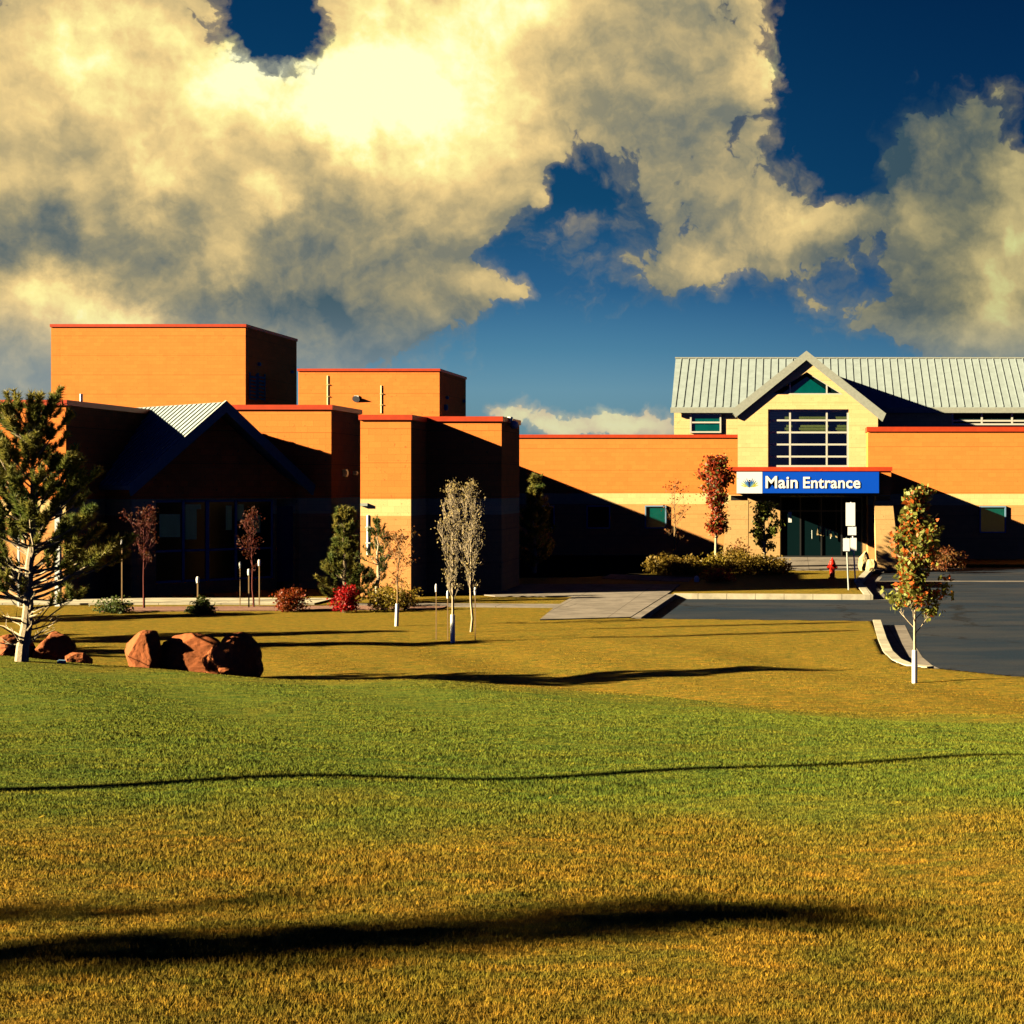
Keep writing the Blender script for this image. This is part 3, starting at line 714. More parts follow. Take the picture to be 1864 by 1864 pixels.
# ground floor windows in the rear walls
window(gx(1783, YG), gx(1831, YG), gz(970, YG), gz(921, YG), YG - .075, [], [], fr='blueframe', gl='tealglass', label='square window in the right wall')
window(gx(1174, YF), gx(1213, YF), gz(962, YF), gz(920, YF), YF - .075, [], [], fr='blueframe', gl='tealglass', label='small window near the entrance bed')
window(gx(1068, YF), gx(1111, YF), gz(962, YF), gz(920, YF), YF - .075, [], [], fr='blueframe', label='small window in the shaded rear wall')
window(gx(970, YF), gx(1010, YF), gz(962, YF), gz(920, YF), YF - .075, [], [], fr='blueframe', label='small window at the dark end of the rear wall')

# canopy over the entrance
YK = 68.0
kx0, kx1, kz0, kz1 = gx(1326, YK), gx(1622, YK), gz(902, YK), gz(850, YK)
mb = MB(); mb.box(kx0, kx1, YK, 78.2, kz0, kz1 - .1); can = P_('canopy', mb, 'brick', label='flat canopy over the main entrance')
mb = MB(); mb.box(kx0 - .05, kx1 + .05, YK - .05, 77.95, kz1 - .17, kz1); P_('coping', mb, 'coping', can)
def pillar(xt0, xt1, xb0_, xb1_, y0, y1, zt1):
    mb = MB()
    b = [(xb0_, y0 - .12), (xb1_, y0 - .12), (xb1_, y1), (xb0_, y1)]; t = [(xt0, y0), (xt1, y0), (xt1, y1), (xt0, y1)]
    mb.add([(x, y, -.3) for x, y in b] + [(x, y, zt1) for x, y in t], [(0,3,2,1),(4,5,6,7),(0,1,5,4),(1,2,6,5),(2,3,7,6),(3,0,4,7)])
    return mb
P_('pillar', pillar(gx(1592, YK), gx(1625, YK), gx(1596, YK), gx(1639, YK), YK + .15, YK + 1.0, gz(911, YK)), 'pillar', can, 'right battered entrance pillar')
P_('pillar', pillar(gx(1326, YK), gx(1362, YK), gx(1311, YK), gx(1361, YK), YK + .15, YK + 1.0, gz(911, YK)), 'pillar', can, 'left battered entrance pillar')
mb = MB()
for a, b in ((1594, 1621), (1330, 1360)):
    mb = MB(); mb.box(gx(a, YK), gx(b, YK), YK + .25, YK + .9, gz(911, YK) - .02, kz0 + .05); P_('pillar_neck', mb, 'black', can)
# rear wall pieces inside the canopy with glazed doors
for a, b in ((1340, 1420), (1570, 1600)):
    mb = MB(); mb.box(gx(a, 77.9), gx(b, 77.9), 77.7, 77.98, -.3, kz0); P_('porch_wall', mb, 'pillar', can)
dw = window(gx(1420, 77.8), gx(1570, 77.8), 0.02, 2.9, 77.75, [gx(p, 77.8) for p in (1457, 1495, 1532)], [2.2], fr='black', parent=can, t=.07, name='door', label='dark glazed entrance doors')
for px in (1478, 1512):
    mb = MB(); mb.tube([(gx(px, 77.8), 77.68, .9), (gx(px, 77.8), 77.68, 1.3)], .02); P_('handle', mb, 'steel', dw)
mb = MB(); mb.box(gx(1435, 70), gx(1441, 70), 70, 70.12, gz(951, 70), gz(932, 70)); P_('wall_lamp', mb, 'lampwhite', can)

# left gabled wing, turned towards the car park
PHI = R(48); cph, sph = math.cos(PHI), math.sin(PHI)
W_ = 6.3
PL = Vector((-20.25, 50.0, 0)); ud = Vector((cph, sph, 0)); nd = Vector((sph, -cph, 0))
G0 = PL + ud * (W_ / 2)
zap2, zev2 = CAMZ + 147 * G0.y / F + .02, 3.42
def GM(u, d, z): return G0 + ud * u - nd * d + Vector((0, 0, z))   # d = depth behind the rake face
def gu(px, d):
    """position along the wing's face seen at a photo column"""
    A = G0 - nd * d; kk = (px - VX) / F
    return (A.x - kk * A.y) / (kk * sph - cph)
def gzz(py, u, d): 
    p = GM(u, d, 0); return CAMZ + (VY - py) * p.y / F
slope2 = (zap2 - zev2) / (W_ / 2)
DW = .55      # wall set back under the overhang
wing = None
def gprism(poly, d0, d1):
    mb.prism([GM(u, d0, z) for u, z in poly], -nd * (d1 - d0))
mb = MB()
zl = 2.98; uh = W_ / 2 - .35; zg = .25
und = lambda u: zap2 - abs(u) * slope2 - .34
ug0, ug1 = gu(284, DW), gu(500, DW); ud0, ud1 = gu(504, DW), gu(545, DW)
gprism([(-uh, zl), (uh, zl), (uh, und(uh)), (0, und(0)), (-uh, und(-uh))], DW, DW + .4)
gprism([(-uh, -.3), (ug0, -.3), (ug0, zl), (-uh, zl)], DW, DW + .4)
gprism([(ug1, -.3), (ud0, -.3), (ud0, zl), (ug1, zl)], DW, DW + .4)
gprism([(ud1, -.3), (uh, -.3), (uh, zl), (ud1, zl)], DW, DW + .4)
gprism([(ug0, -.3), (ug1, -.3), (ug1, .38), (ug0, .38)], DW - .02, DW + .4)
# left return wall of the wing
mb.prism([GM(-uh, DW + .4, -.3), GM(-uh + .3, DW + .4, -.3), GM(-uh + .3, DW + .4, 3.3), GM(-uh, DW + .4, 3.3)], -nd * 3.4)
wing = P_('gabled_wing', mb, 'brick', label='shaded gabled wing with glass front beside the towers', recalc=True)
for s_ in (-1, 1):
    mb = MB(); ue = s_ * W_ / 2
    mb.prism([GM(0, 0, zap2), GM(ue, 0, zev2), GM(ue, 0, zev2 - .12), GM(0, 0, zap2 - .14)], -nd * 8.0)
    rf = P_('gable_roof', mb, 'roof', wing, recalc=True)
    mb = MB(); mb.prism([GM(0, -.08, zap2 + .05), GM(ue * 1.012, -.08, zev2 + .02), GM(ue * .985, -.08, zev2 - .30), GM(0, -.08, zap2 - .33)], -nd * .1)
    P_('rake_trim', mb, 'trim', rf, recalc=True)
    mb = MB(); ns = 25
    d_ = (GM(ue, 0, zev2) - GM(0, 0, zap2)); Ld = d_.length; d_.normalize(); up = d_.cross(nd) * (-s_)
    if up.z < 0: up = -up
    for i in range(ns):
        o = GM(0, .2 + i * .31, zap2)
        Mx = Matrix((( d_.x, -nd.x, up.x, o.x), (d_.y, -nd.y, up.y, o.y), (d_.z, -nd.z, up.z, o.z), (0, 0, 0, 1)))
        mb.box(.03, Ld - .02, -.018, .018, -.01, .03, Mx)
    P_('seam', mb, 'roof', rf)['kind'] = 'stuff'
# curtain wall
mb = MB(); t = .07
um = [ug0, gu(337, DW), gu(381, DW), gu(433, DW), ug1]
for i, uu in enumerate(um):
    tt = t * (1.5 if i in (0, 2, 4) else 1)
    gprism([(uu - tt / 2, .38), (uu + tt / 2, .38), (uu + tt / 2, zl), (uu - tt / 2, zl)], DW + .1, DW + .2)
for zz in (.42, 1.38, zl - .04):
    for i in range(4): gprism([(um[i] + t, zz - .035), (um[i + 1] - t, zz - .035), (um[i + 1] - t, zz + .035), (um[i] + t, zz + .035)], DW + .11, DW + .19)
cw = P_('window', mb, 'blueframe', wing, 'tall glass front of the gabled wing', recalc=True)
mb = MB(); gprism([(ug0, .38), (ug1, .38), (ug1, zl), (ug0, zl)], DW + .15, DW + .16); P_('pane', mb, 'darkglass', cw, recalc=True)
mb = MB()
for a, b, ya, yb in ((294, 332, 936, 978), (341, 362, 918, 982), (362, 370, 918, 927), (415, 426, 920, 965), (434, 448, 918, 948), (462, 478, 938, 970)):
    mb = MB(); ua, ub = gu(a, DW), gu(b, DW); gprism([(ua, gzz(yb, ua, DW)), (ub, gzz(yb, ub, DW)), (ub, gzz(ya, ub, DW)), (ua, gzz(ya, ua, DW))], DW + .135, DW + .145)
    P_('blind', mb, 'tealblind', cw, recalc=True)  # flat teal patches painted as reflections on the glass
mb = MB(); gprism([(ud0, .25), (ud1, .25), (ud1, 2.75), (ud0, 2.75)], DW + .12, DW + .2); dr_ = P_('door', mb, 'doorblue', wing, recalc=True)
mb = MB(); q_ = GM(ud1 - .12, DW + .08, 1.3); mb.box(q_.x - .02, q_.x + .02, q_.y - .03, q_.y + .03, 1.15, 1.45); P_('handle', mb, 'steel', dr_)

# roof-top and wall fittings
def vent(x, y0, y1, z0, z1):
    mb = MB(); mb.box(x + .0, x + .06, y0, y0 + .06, z0, z1); mb.box(x, x + .06, y1 - .06, y1, z0, z1)
    n = int((z1 - z0) / .2)
    for i in range(n):
        zz = z0 + i * .2; mb.box(x + .005, x + .075, y0 + .06, y1 - .06, zz, zz + .11)
    return P_('louver_vent', mb, 'blueframe', T1)
xt = gx(447, YT)
vy = lambda px: -xt * F / (VX - px)
vent(xt + .01, vy(453), vy(466), gz(728, vy(459)), gz(679, vy(459))); vent(xt + .01, vy(468), vy(481), gz(728, vy(474)), gz(680, vy(474)))
def wbox(x, px, py, s, m='steel', par=T1, nm='vent_box'):
    y = -x * F / (VX - px); z = gz(py, y); mb = MB(); mb.box(x, x + .12, y - s, y + s, z - s, z + s); mb.box(x + .12, x + .15, y - s * .7, y + s * .7, z - s * .7, z + s * .6)
    return P_(nm, mb, m, par)
wbox(xt, 470, 663, .09, 'blueframe'); wbox(xt, 530, 677, .08, 'blueframe')
xu = gx(800, YU); wbox(xu, 812, 724, .08, 'blueframe', T2); wbox(xu, 843, 730, .08, 'blueframe', T2); wbox(xu, 810, 742, .16, 'blueframe', T2)
def pipe(px, y0, y1, m='pipe', w=.11, Y=YU, par=T2, nm='downspout'):
    mb = MB(); x = gx(px, Y); mb.tube([(x, Y + w * .3, gz(y1, Y)), (x, Y + w * .3, gz(y0, Y)), (x, Y + w * .3 + .1, gz(y0, Y) + .06)], w / 2, 8)
    for zz in (.3, .7):
        z = gz(y1, Y) + (gz(y0, Y) - gz(y1, Y)) * zz; mb.box(x - w * .6, x + w * .6, Y - w * .24, Y + .01, z - .02, z + .02)
    return P_(nm, mb, m, par)
pipe(597, 684, 738, w=.17); pipe(694.5, 702, 752, w=.17)
def lamp(px, py, Y, par, s=.14):
    x, z = gx(px, Y), gz(py, Y); mb = MB(); mb.box(x - s * .5, x + s * .5, Y - .05, Y, z - s * .3, z + s * .6)
    mb.tube([(x, Y - .03, z + .02), (x, Y - .13, z - .05)], [s * .5, s * .85], 12); return P_('wall_lamp', mb, 'lampwhite', par)
lamp(649, 725, YU, T2, .24)
xd = gx(913, YD); y = -xd * F / (VX - 925)
mb = MB(); z = gz(770, y); mb.box(xd, xd + .14, y - .1, y + .1, z + .02, z + .2); mb.lathe([(.05, .08), (.13, 0), (.15, -.1), (.08, -.18)], 12, (xd + .2, y, z)); P_('wall_lamp', mb, 'lampwhite', Dk, smooth=True)
xbk = gx(603, YB); wbox(xbk, 625, 861, .12, 'steel', Bk, 'wall_lamp'); wbox(xbk, 643, 861, .07, 'steel', Bk, 'wall_lamp')
mb = MB(); x = gx(664, YC); mb.box(x - .12, x + .1, YC - .07, YC, gz(921, YC), gz(916, YC)); P_('camera_bracket', mb, 'steel', Ck)
pipe(670, 938, 1010, 'lampwhite', .13, YC, Ck)
# rooftop items on tower
mb = MB()
for px in (148,): x = gx(px, YA + 2); mb.tube([(x, YA + 2, gz(731, YA + 2)), (x, YA + 2, gz(717, YA + 2))], .05, 8)
P_('roof_pipe', mb, 'steel', A0)

# ------------------------------------------------------------------ sign
YS = YK - .28
sg = empty('entrance_sign', (gx(1470, YS), YS, kz0), 'blue and white Main Entrance sign across the canopy front', 'sign')
sx0, sxm, sx1, sz0, sz1 = gx(1341, YS), gx(1387.5, YS), gx(1600, YS), gz(898, YS), gz(859, YS)
mb = MB(); mb.box(sx0, sxm, YS, YK - .002, sz0, sz1); P_('white_panel', mb, 'signwhite', sg)
mb = MB(); mb.box(sxm + .002, sx1, YS + .004, YK - .002, sz0 + .01, sz1); P_('blue_panel', mb, 'signblue', sg)
for word, pa, pb in (('Main', 1393.5, 1452), ('Entrance', 1462, 1566)):
    cu = bpy.data.curves.new('word', 'FONT'); cu.body = word; cu.size = 1; cu.extrude = .01; cu.offset = .020; cu.space_character = 1.03
    to = bpy.data.objects.new('tmp', cu); C.objects.link(to); bpy.context.view_layer.update()
    tm = bpy.data.meshes.new_from_object(to.evaluated_get(bpy.context.evaluated_depsgraph_get())); bpy.data.objects.remove(to)
    co = np.array([v.co[:] for v in tm.vertices]); mn, mxx = co.min(0), co.max(0)
    za, zb3 = gz(889, YS), gz(866.5 if word == 'Main' else 868, YS)
    for v in tm.vertices:
        x = (v.co.x - mn[0]) / (mxx[0] - mn[0]) * (gx(pb, YS) - gx(pa, YS)); z = (v.co.y - mn[1]) / (mxx[1] - mn[1]) * (zb3 - za)
        v.co = (gx(pa, YS) + x, YS - .004 - v.co.z, za + z)
    tm.materials.clear(); tm.materials.append(M['signwhite'])
    lo = bpy.data.objects.new('lettering', tm); C.objects.link(lo); lo.parent = sg; lo.matrix_parent_inverse = parent_inv(sg)
# emblem: a dark upright figure inside a fan of blue and yellow leaf shapes
M['navy'] = mat('navy_ink', (.01, .02, .10), .5, 0); M['skyink'] = mat('blue_ink', (.03, .16, .5), .5, 0); M['yellowink'] = mat('yellow_ink', (.55, .55, .05), .5, 0); M['greyink'] = mat('grey_ink', (.2, .35, .35), .5, 0)
ecx, ecz = gx(1364, YS), gz(888.5, YS)
def petal(a, r0, r1, w, m, nm, dy):
    mb = MB(); d = Vector((math.sin(R(a)), 0, math.cos(R(a)))); n = Vector((d.z, 0, -d.x)); pts = []
    for s_ in (1, -1):
        rng_ = range(0, 9) if s_ == 1 else range(8, -1, -1)
        for i in rng_:
            t = i / 8
            if s_ == -1 and i in (0, 8): continue
            pts.append(Vector((ecx, YS - dy, ecz)) + d * (r0 + (r1 - r0) * t) + n * (s_ * w * math.sin(math.pi * t ** .8)))
    mb.prism(pts, (0, .003, 0)); return P_(nm, mb, m, sg, recalc=True)
for a, r0, r1, w, m in ((-70,.14,.40,.022,'yellowink'),(70,.14,.40,.022,'yellowink'),(-56,.06,.42,.026,'yellowink'),(56,.06,.42,.026,'yellowink'),
                        (-42,.05,.42,.026,'greyink'),(42,.05,.42,.026,'greyink'),(-30,.04,.42,.026,'skyink'),(30,.04,.42,.026,'skyink'),
                        (-17,.05,.43,.022,'skyink'),(17,.05,.43,.022,'skyink'),(-7,.06,.30,.018,'navy'),(7,.06,.30,.018,'navy'),(0,.02,.27,.026,'navy')):
    petal(a, r0, r1, w, m, 'emblem_petal', .004 + .001 * (abs(a) % 5))
mb = MB(); mb.lathe([(.0, -.002), (.032, -.002), (.032, .002), (.0, .002)], 16)
mb.v = [(ecx + x, YS - .006 + z, ecz + .315 + y) for x, y, z in mb.v]; P_('emblem_head', mb, 'navy', sg)

# ------------------------------------------------------------------ street furniture
def hydrant(x, y):
    z = ground(x, y); t = empty('fire_hydrant', (x, y, z), 'short red fire hydrant on the grass island', 'fire hydrant')
    mb = MB(); mb.lathe([(.15, 0), (.15, .04), (.10, .05), (.095, .5), (.13, .51), (.13, .55), (.11, .57), (.10, .63), (.06, .70), (.03, .72), (.03, .77), (.0, .77)], 20)
    mb.build('barrel', M['hydrant'], t, True)
    for s_ in (-1, 1):
        mb = MB(); mb.tube([(0, 0, .42), (s_ * .17, 0, .42)], [.06, .06], 12); mb.tube([(s_ * .17, 0, .42), (s_ * .2, 0, .42)], .035, 6); mb.build('nozzle', M['hydrant'], t)
    mb = MB(); mb.tube([(0, 0, .38), (0, -.18, .38)], .075, 12); mb.build('nozzle', M['hydrant'], t)
hydrant(gx(1515, 60.6), 60.6)

def signpost(px, pyb, pxt, pytop, panels, label):
    y = flatY(pyb); x = gx(px, y); z = ground(x, y) ; xt_, zt2 = gx(pxt, y), gz(pytop, y)
    t = empty('sign_post', (x, y, z), label, 'sign post', 'white signs on the entrance island')
    mb = MB(); a = Vector((0, 0, -.1)); b = Vector((xt_ - x, 0, zt2 - z)); mb.tube([a, b], .028, 8); mb.build('post', M['steel'] if len(panels) < 2 and panels[0][4] else M['lampwhite'], t)
    for (p0, p1, q0, q1, _) in panels:
        mb = MB(); mb.box(gx(p0, y) - x, gx(p1, y) - x, -.05, -.03, gz(q1, y) - z, gz(q0, y) - z); mb.box(-.02 + (gx((p0+p1)/2, y) - x), .02 + (gx((p0+p1)/2, y) - x), -.03, 0, gz(q1, y) - z + .03, gz(q0, y) - z - .03)
        mb.build('sign_panel', M['signwhite'], t)
signpost(1557.5, 1061, 1549, 914, [(1539.5, 1556.5, 915, 957, 0), (1543, 1558.5, 959, 974, 0)], 'taller white post with two stacked white panels, leaning slightly')
signpost(1545, 1074, 1541, 979, [(1534.5, 1546.5, 980, 1003, 1)], 'shorter grey post with one small white panel')
# the third small panel sits on the taller post
y = flatY(1061); mb = MB(); x = gx(1553, y); mb.box(gx(1547.5, y), gx(1559, y), y - .1, y - .08, gz(1003, y), gz(979, y))
tp = [o for o in C.objects if o.name == 'sign_post'][0]
o = mb.build('sign_panel', M['signwhite']); o.parent = tp; o.matrix_parent_inverse = parent_inv(tp)

# pale slatted hanging in the dark of the porch, on two thin rods
Yh = 70.5; t = empty('hanging_screen', (gx(1505, Yh), Yh, kz0), 'pale slatted screen hanging in the dark under the canopy', 'screen')
mb = MB()
for i in range(5):
    a = gx(1489 + i * 5.2, Yh); zt4 = gz(956 + i * 1.6, Yh); zb4 = gz(974 + i * .8, Yh)
    mb.prism([Vector((a, Yh, zt4)), Vector((a + .085, Yh, zt4 - .02)), Vector((a + .085 + (i - 3) * .02, Yh, zb4)), Vector((a + (i - 3) * .02, Yh, zb4))], (0, .02, 0))
P_('slat_panel', mb, 'boulder', t, recalc=True)
mb = MB(); a = gx(1516, Yh); mb.prism([Vector((a, Yh, gz(963, Yh))), Vector((a + .14, Yh, gz(968, Yh))), Vector((a + .2, Yh, gz(979, Yh))), Vector((a + .12, Yh, gz(978, Yh)))], (0, .03, 0)); P_('end_flap', mb, 'boulder', t, recalc=True)
mb = MB()
for px in (1491, 1522): mb.tube([(gx(px, Yh), Yh + .03, gz(966, Yh)), (gx(px, Yh), Yh + .03, kz0)], .012, 6)
P_('rod', mb, 'black', t)

def rock_mesh(rx, ry, rz, seed, peak=0, lean=0, rough=.22, cuts=16):
    bm = bmesh.new(); bmesh.ops.create_icosphere(bm, subdivisions=5, radius=1)
    rn = random.Random(seed)
    planes = []
    for i in range(cuts):
        n = Vector((rn.gauss(0, 1), rn.gauss(0, 1), rn.gauss(0, .7))).normalized(); planes.append((n, rn.uniform(.60, .84)))
    for v in bm.verts:
        p = v.co.copy()
        for n, d in planes:
            e = p.dot(n) - d
            if e > 0: p -= n * e
        h = mnoise.fractal(p * 1.7 + Vector((seed, 0, 0)), 1.0, 2.1, 5); p *= 1 + rough * .45 * h
        h2 = abs(mnoise.fractal(p * 4.5 + Vector((0, seed, 0)), 1.0, 2.1, 4)); p *= 1 - .03 * h2
        p = Vector((p.x * rx, p.y * ry, p.z * rz))
        if p.z > 0: p.x += lean * p.z; p.z *= 1 + peak * max(0, 1 - abs(p.x - peak * .15) / rx)
        v.co = p
    me = bpy.data.meshes.new('rock'); bm.to_mesh(me); bm.free()
    me.materials.append(M['rock'])
    return me
def rock(px, Y, w, h, dpth, seed, label, peak=0, lean=0, m='rock', name='rock', rough=.22, grp=None, sink=.3, rz=0):
    x = gx(px, Y); z = ground(x, Y); me = rock_mesh(w / 2, dpth / 2, h * .62, seed, peak, lean, rough)
    me.materials.clear(); me.materials.append(M[m])
    o = bpy.data.objects.new(name, me); C.objects.link(o); o.location = (x, Y, z + h * .40 - sink * .1); o.rotation_euler.z = rz
    tagit(o, label, 'rock', grp); return o
RG = 'red sandstone boulders on the lawn'
rock(265, 28.6, .76, .70, .8, 3, 'upright orange boulder with its left side in full sun', 0, .02, grp=RG, rough=.10)
rock(345, 28.8, 1.75, .66, .75, 11, 'low jagged boulder between the orange one and the peaked one', .1, grp=RG, rough=.22)
rock(430, 28.3, 1.0, .68, .95, 23, 'tall peaked boulder, dark on its right side', .35, .12, grp=RG, rough=.2)
rock(392, 28.5, .5, .58, .5, 31, 'slanted slab leaning against the peaked boulder', .2, .35, grp=RG, rough=.2)
rock(20, 31.0, .9, .55, .8, 41, 'small red boulder left of the big pine trunk', grp=RG, rough=.2)
rock(95, 31.3, 1.0, .62, .8, 47, 'reddish boulder in shade just right of the pine trunk', .1, grp=RG, rough=.2)
rock(140, 30.8, .6, .36, .6, 53, 'low dark rock at the right end of the shaded group', grp=RG, rough=.2)
rock(1572, 66.2, .62, .8, .5, 61, 'buff stone beside the right entrance pillar', .1, 0, 'boulder', grp='buff stones by the entrance')
rock(1586, 65.5, .5, .55, .4, 67, 'smaller buff stone leaning at the pillar foot', .1, 0, 'boulder', grp='buff stones by the entrance')

# ------------------------------------------------------------------ vegetation
def branchy(mb, p, d, L, r, depth, rng, tips, up=.12, spread=.6, segs=4, kids=3, shrink=.62, minr=.004):
    pts = [p.copy()]; q = p.copy(); dd = d.normalized()
    for i in range(segs):
        dd = (dd + Vector((rng.gauss(0, .10), rng.gauss(0, .10), rng.gauss(0, .06) + up))).normalized(); q = q + dd * (L / segs); pts.append(q.copy())
    mb.tube(pts, [max(minr, r * (1 - .75 * i / segs)) for i in range(segs + 1)], 5 if depth > 1 else 3, cap=False)
    tips.append((pts[-1], dd.copy(), depth))
    if depth > 0:
        for i in range(kids):
            t = rng.uniform(.25, .95); j = min(int(t * segs), segs - 1); s = pts[j].lerp(pts[j + 1], t * segs - j)
            a = rng.uniform(0, 2 * math.pi); side = dd.orthogonal().normalized(); side.rotate(__import__('mathutils').Quaternion(dd, a))
            nd2 = (dd * (1 - spread * .5) + side * spread).normalized()
            branchy(mb, s, nd2, L * shrink * rng.uniform(.7, 1.1), r * .5, depth - 1, rng, tips, up, spread, max(2, segs - 1), kids, shrink, minr)

def tree(px, Y, H, crown_r, crown_lo, seed, label, cat='tree', name='deciduous_tree', leaf='leafmix', nleaf=2500, leafsize=.06, bark='palebark', guard=0, trunk_r=.04,
         up=.12, spread=.7, kids=3, nb=22, depth=2, shape=None, gauss=.1, lean=(0, 0), grp=None, x=None, pointy=1.0, guard_x=1.5):
    rng = random.Random(seed); x = gx(px, Y) if x is None else x; z = ground(x, Y)
    t = empty(name, (x, Y, z), label, cat, grp)
    mb = MB(); n = 9; pts = []; 
    for i in range(n + 1):
        f = i / n; pts.append(Vector((lean[0] * f * H + rng.gauss(0, .012) * (f > 0) * H * .25, lean[1] * f * H + rng.gauss(0, .01) * H * .2 * (f > 0), -.08 + f * (H * .97 + .08))))
    mb.tube(pts, [max(.006, trunk_r * (1 - .88 * i / n)) for i in range(n + 1)], 8, cap=False)
    tips = []
    for i in range(nb):
        f = crown_lo + (.97 - crown_lo) * (i + rng.random()) / nb
        j = min(int(f * n), n - 1); p = pts[j].lerp(pts[j + 1], f * n - j)
        g_ = (f - crown_lo) / (1 - crown_lo); prof = shape(g_) if shape else math.sin(math.pi * min(1, .12 + g_ * .88)) ** .7
        L = crown_r * max(.15, prof) * rng.uniform(.75, 1.15); a = i * 2.4 + rng.uniform(-.4, .4)
        d = Vector((math.cos(a), math.sin(a), pointy * rng.uniform(.5, 1.1)))
        branchy(mb, p, d, L * 1.1, trunk_r * .35 * (1 - f * .5), depth, rng, tips, up, spread, 4, kids)
    mb.build('trunk', M[bark], t)
    if nleaf:
        lm = MB(); k_ = max(1, nleaf // len(tips))
        clump = {}
        for (p, d, dp) in tips:
            dens_ = rng.choice([.2, .6, 1, 1.4, 1.9])
            for _ in range(int(k_ * dens_) + (rng.random() < .5)):
                c = p + Vector((rng.gauss(0, gauss), rng.gauss(0, gauss), rng.gauss(0, gauss * .9)))
                lm.card(c, leafsize * rng.uniform(.6, 1.25), rng)
        if leaf in LEAF_EXTRA:
            # a second leaf colour gathered in clumps
            pass
        lm.build('crown', M[leaf], t)
    if guard:
        mb = MB(); mb.lathe([(trunk_r * guard_x, 0), (trunk_r * guard_x, guard * .5), (trunk_r * guard_x * .93, guard)], 12)
        mb.v = [(a_ + lean[0] * c_, b_, c_) for a_, b_, c_ in mb.v]; mb.build('trunk_guard', M['guard'], t)
    return t
LEAF_EXTRA = ()

def tuft(mb, c, ax, L, rad, n, rng, w=.007):
    """bottlebrush of pine needles round a shoot"""
    ax = ax.normalized(); s = ax.orthogonal().normalized(); b = ax.cross(s)
    for i in range(n):
        t = rng.random(); a = rng.uniform(0, 6.283); rr = s * math.cos(a) + b * math.sin(a)
        p = c + ax * (t - .35) * L; d = (rr * rng.uniform(.5, 1) + ax * rng.uniform(.3, 1.1)).normalized()
        e = p + d * rad * rng.uniform(.7, 1.15); q = d.cross(Vector((rng.gauss(0, 1), rng.gauss(0, 1), rng.gauss(0, 1)))).normalized() * w
        mb.add([p - q, p + q, e], [(0, 1, 2)])

def pine(px, Y, H, R0, seed, label, clear=.25, ntier=13, per=6, needles=60, bark='palebark', leafm='needle', bare=0, trunk_r=.09, grp=None, x=None, tl=.26, tr=.10, bend=0, prof=None, nw=.007, name='pine_tree', ysq=1.0):
    rng = random.Random(seed); x = gx(px, Y) if x is None else x; z = ground(x, Y)
    t = empty(name, (x, Y, z), label, 'pine tree', grp)
    wood = MB(); lf = MB(); n = 12; pts = []
    for i in range(n + 1):
        f = i / n; pts.append(Vector((bend * math.sin(f * 2.2) + rng.gauss(0, .02), rng.gauss(0, .03), -.1 + f * (H * .96 + .1))))
    wood.tube(pts, [max(.012, trunk_r * (1 - .9 * (i / n) ** .8)) for i in range(n + 1)], 9, cap=False)
    def at(f): j = min(int(f * n), n - 1); return pts[j].lerp(pts[j + 1], f * n - j)
    for k_ in range(ntier):
        f = clear + (1 - clear) * (k_ / (ntier - 1)) ** .95 * .97
        g_ = (f - clear) / (1 - clear)
        rad = R0 * (prof(g_) if prof else (1 - g_) ** .75 * (.75 + .5 * min(1, g_ * 3)) + .06)
        for i in range(per if g_ < .85 else per - 2):
            a = rng.uniform(0, 6.283); p = at(min(.99, f + rng.uniform(-.03, .03))); L = rad * rng.uniform(.65, 1.15)
            d = Vector((math.cos(a), math.sin(a) * ysq, rng.uniform(-.05, .35) + g_ * .6)).normalized(); L *= 1 - (1 - ysq) * abs(math.sin(a))
            bp = [p]; q = p.copy(); dd = d.copy(); ns = 5
            for s_ in range(ns):
                dd = (dd + Vector((rng.gauss(0, .1), rng.gauss(0, .1), .10 + rng.gauss(0, .05)))).normalized(); q = q + dd * L / ns; bp.append(q.copy())
            wood.tube(bp, [max(.006, .022 * L * (1 - .7 * s_ / ns)) for s_ in range(ns + 1)], 4, cap=False)
            nt = max(2, int(L / .2))
            for s_ in range(nt):
                u_ = .35 + .65 * (s_ + rng.random()) / nt; jj = min(int(u_ * ns), ns - 1); c = bp[jj].lerp(bp[jj + 1], u_ * ns - jj)
                sd_ = Vector((rng.gauss(0, .6), rng.gauss(0, .6), .55 + rng.random() * .5)); ax = (dd * .7 + sd_ * .6).normalized()
                c2_ = c + ax * rng.uniform(.03, .16)
                if (c2_ - c).length > .04: wood.tube([c, c2_], [.006, .004], 3, cap=False)
                tuft(lf, c2_, ax, tl * rng.uniform(.7, 1.2), tr * rng.uniform(.8, 1.2), needles, rng, nw)
            tuft(lf, bp[-1], (dd + Vector((0, 0, .5))), tl * 1.1, tr, needles, rng, nw)
    tuft(lf, at(.99), Vector((0, 0, 1)), tl * 1.6, tr, needles * 2, rng, nw)
    for i in range(bare):        # leafless lower whorls with upturned ends
        f = rng.uniform(.07, clear + .16); p = at(f); a = rng.uniform(0, 6.283); L = rng.uniform(.35, .85); q = p.copy(); bp = [p]; dd = Vector((math.cos(a), math.sin(a), rng.uniform(-.1, .5))).normalized()
        for s_ in range(5):
            dd = (dd + Vector((rng.gauss(0, .14), rng.gauss(0, .14), .05 + rng.gauss(0, .12)))).normalized(); q = q + dd * L / 5; bp.append(q.copy())
        wood.tube(bp, [.02, .016, .013, .01, .007, .004], 4, cap=False)
        for s_ in range(2):
            c = bp[2 + s_]; e = c + (dd + Vector((rng.gauss(0, .5), rng.gauss(0, .5), .4))).normalized() * rng.uniform(.1, .3); wood.tube([c, e], [.008, .004], 3, cap=False)
    wood.build('trunk', M[bark], t); lf.build('crown', M[leafm], t)
    return t

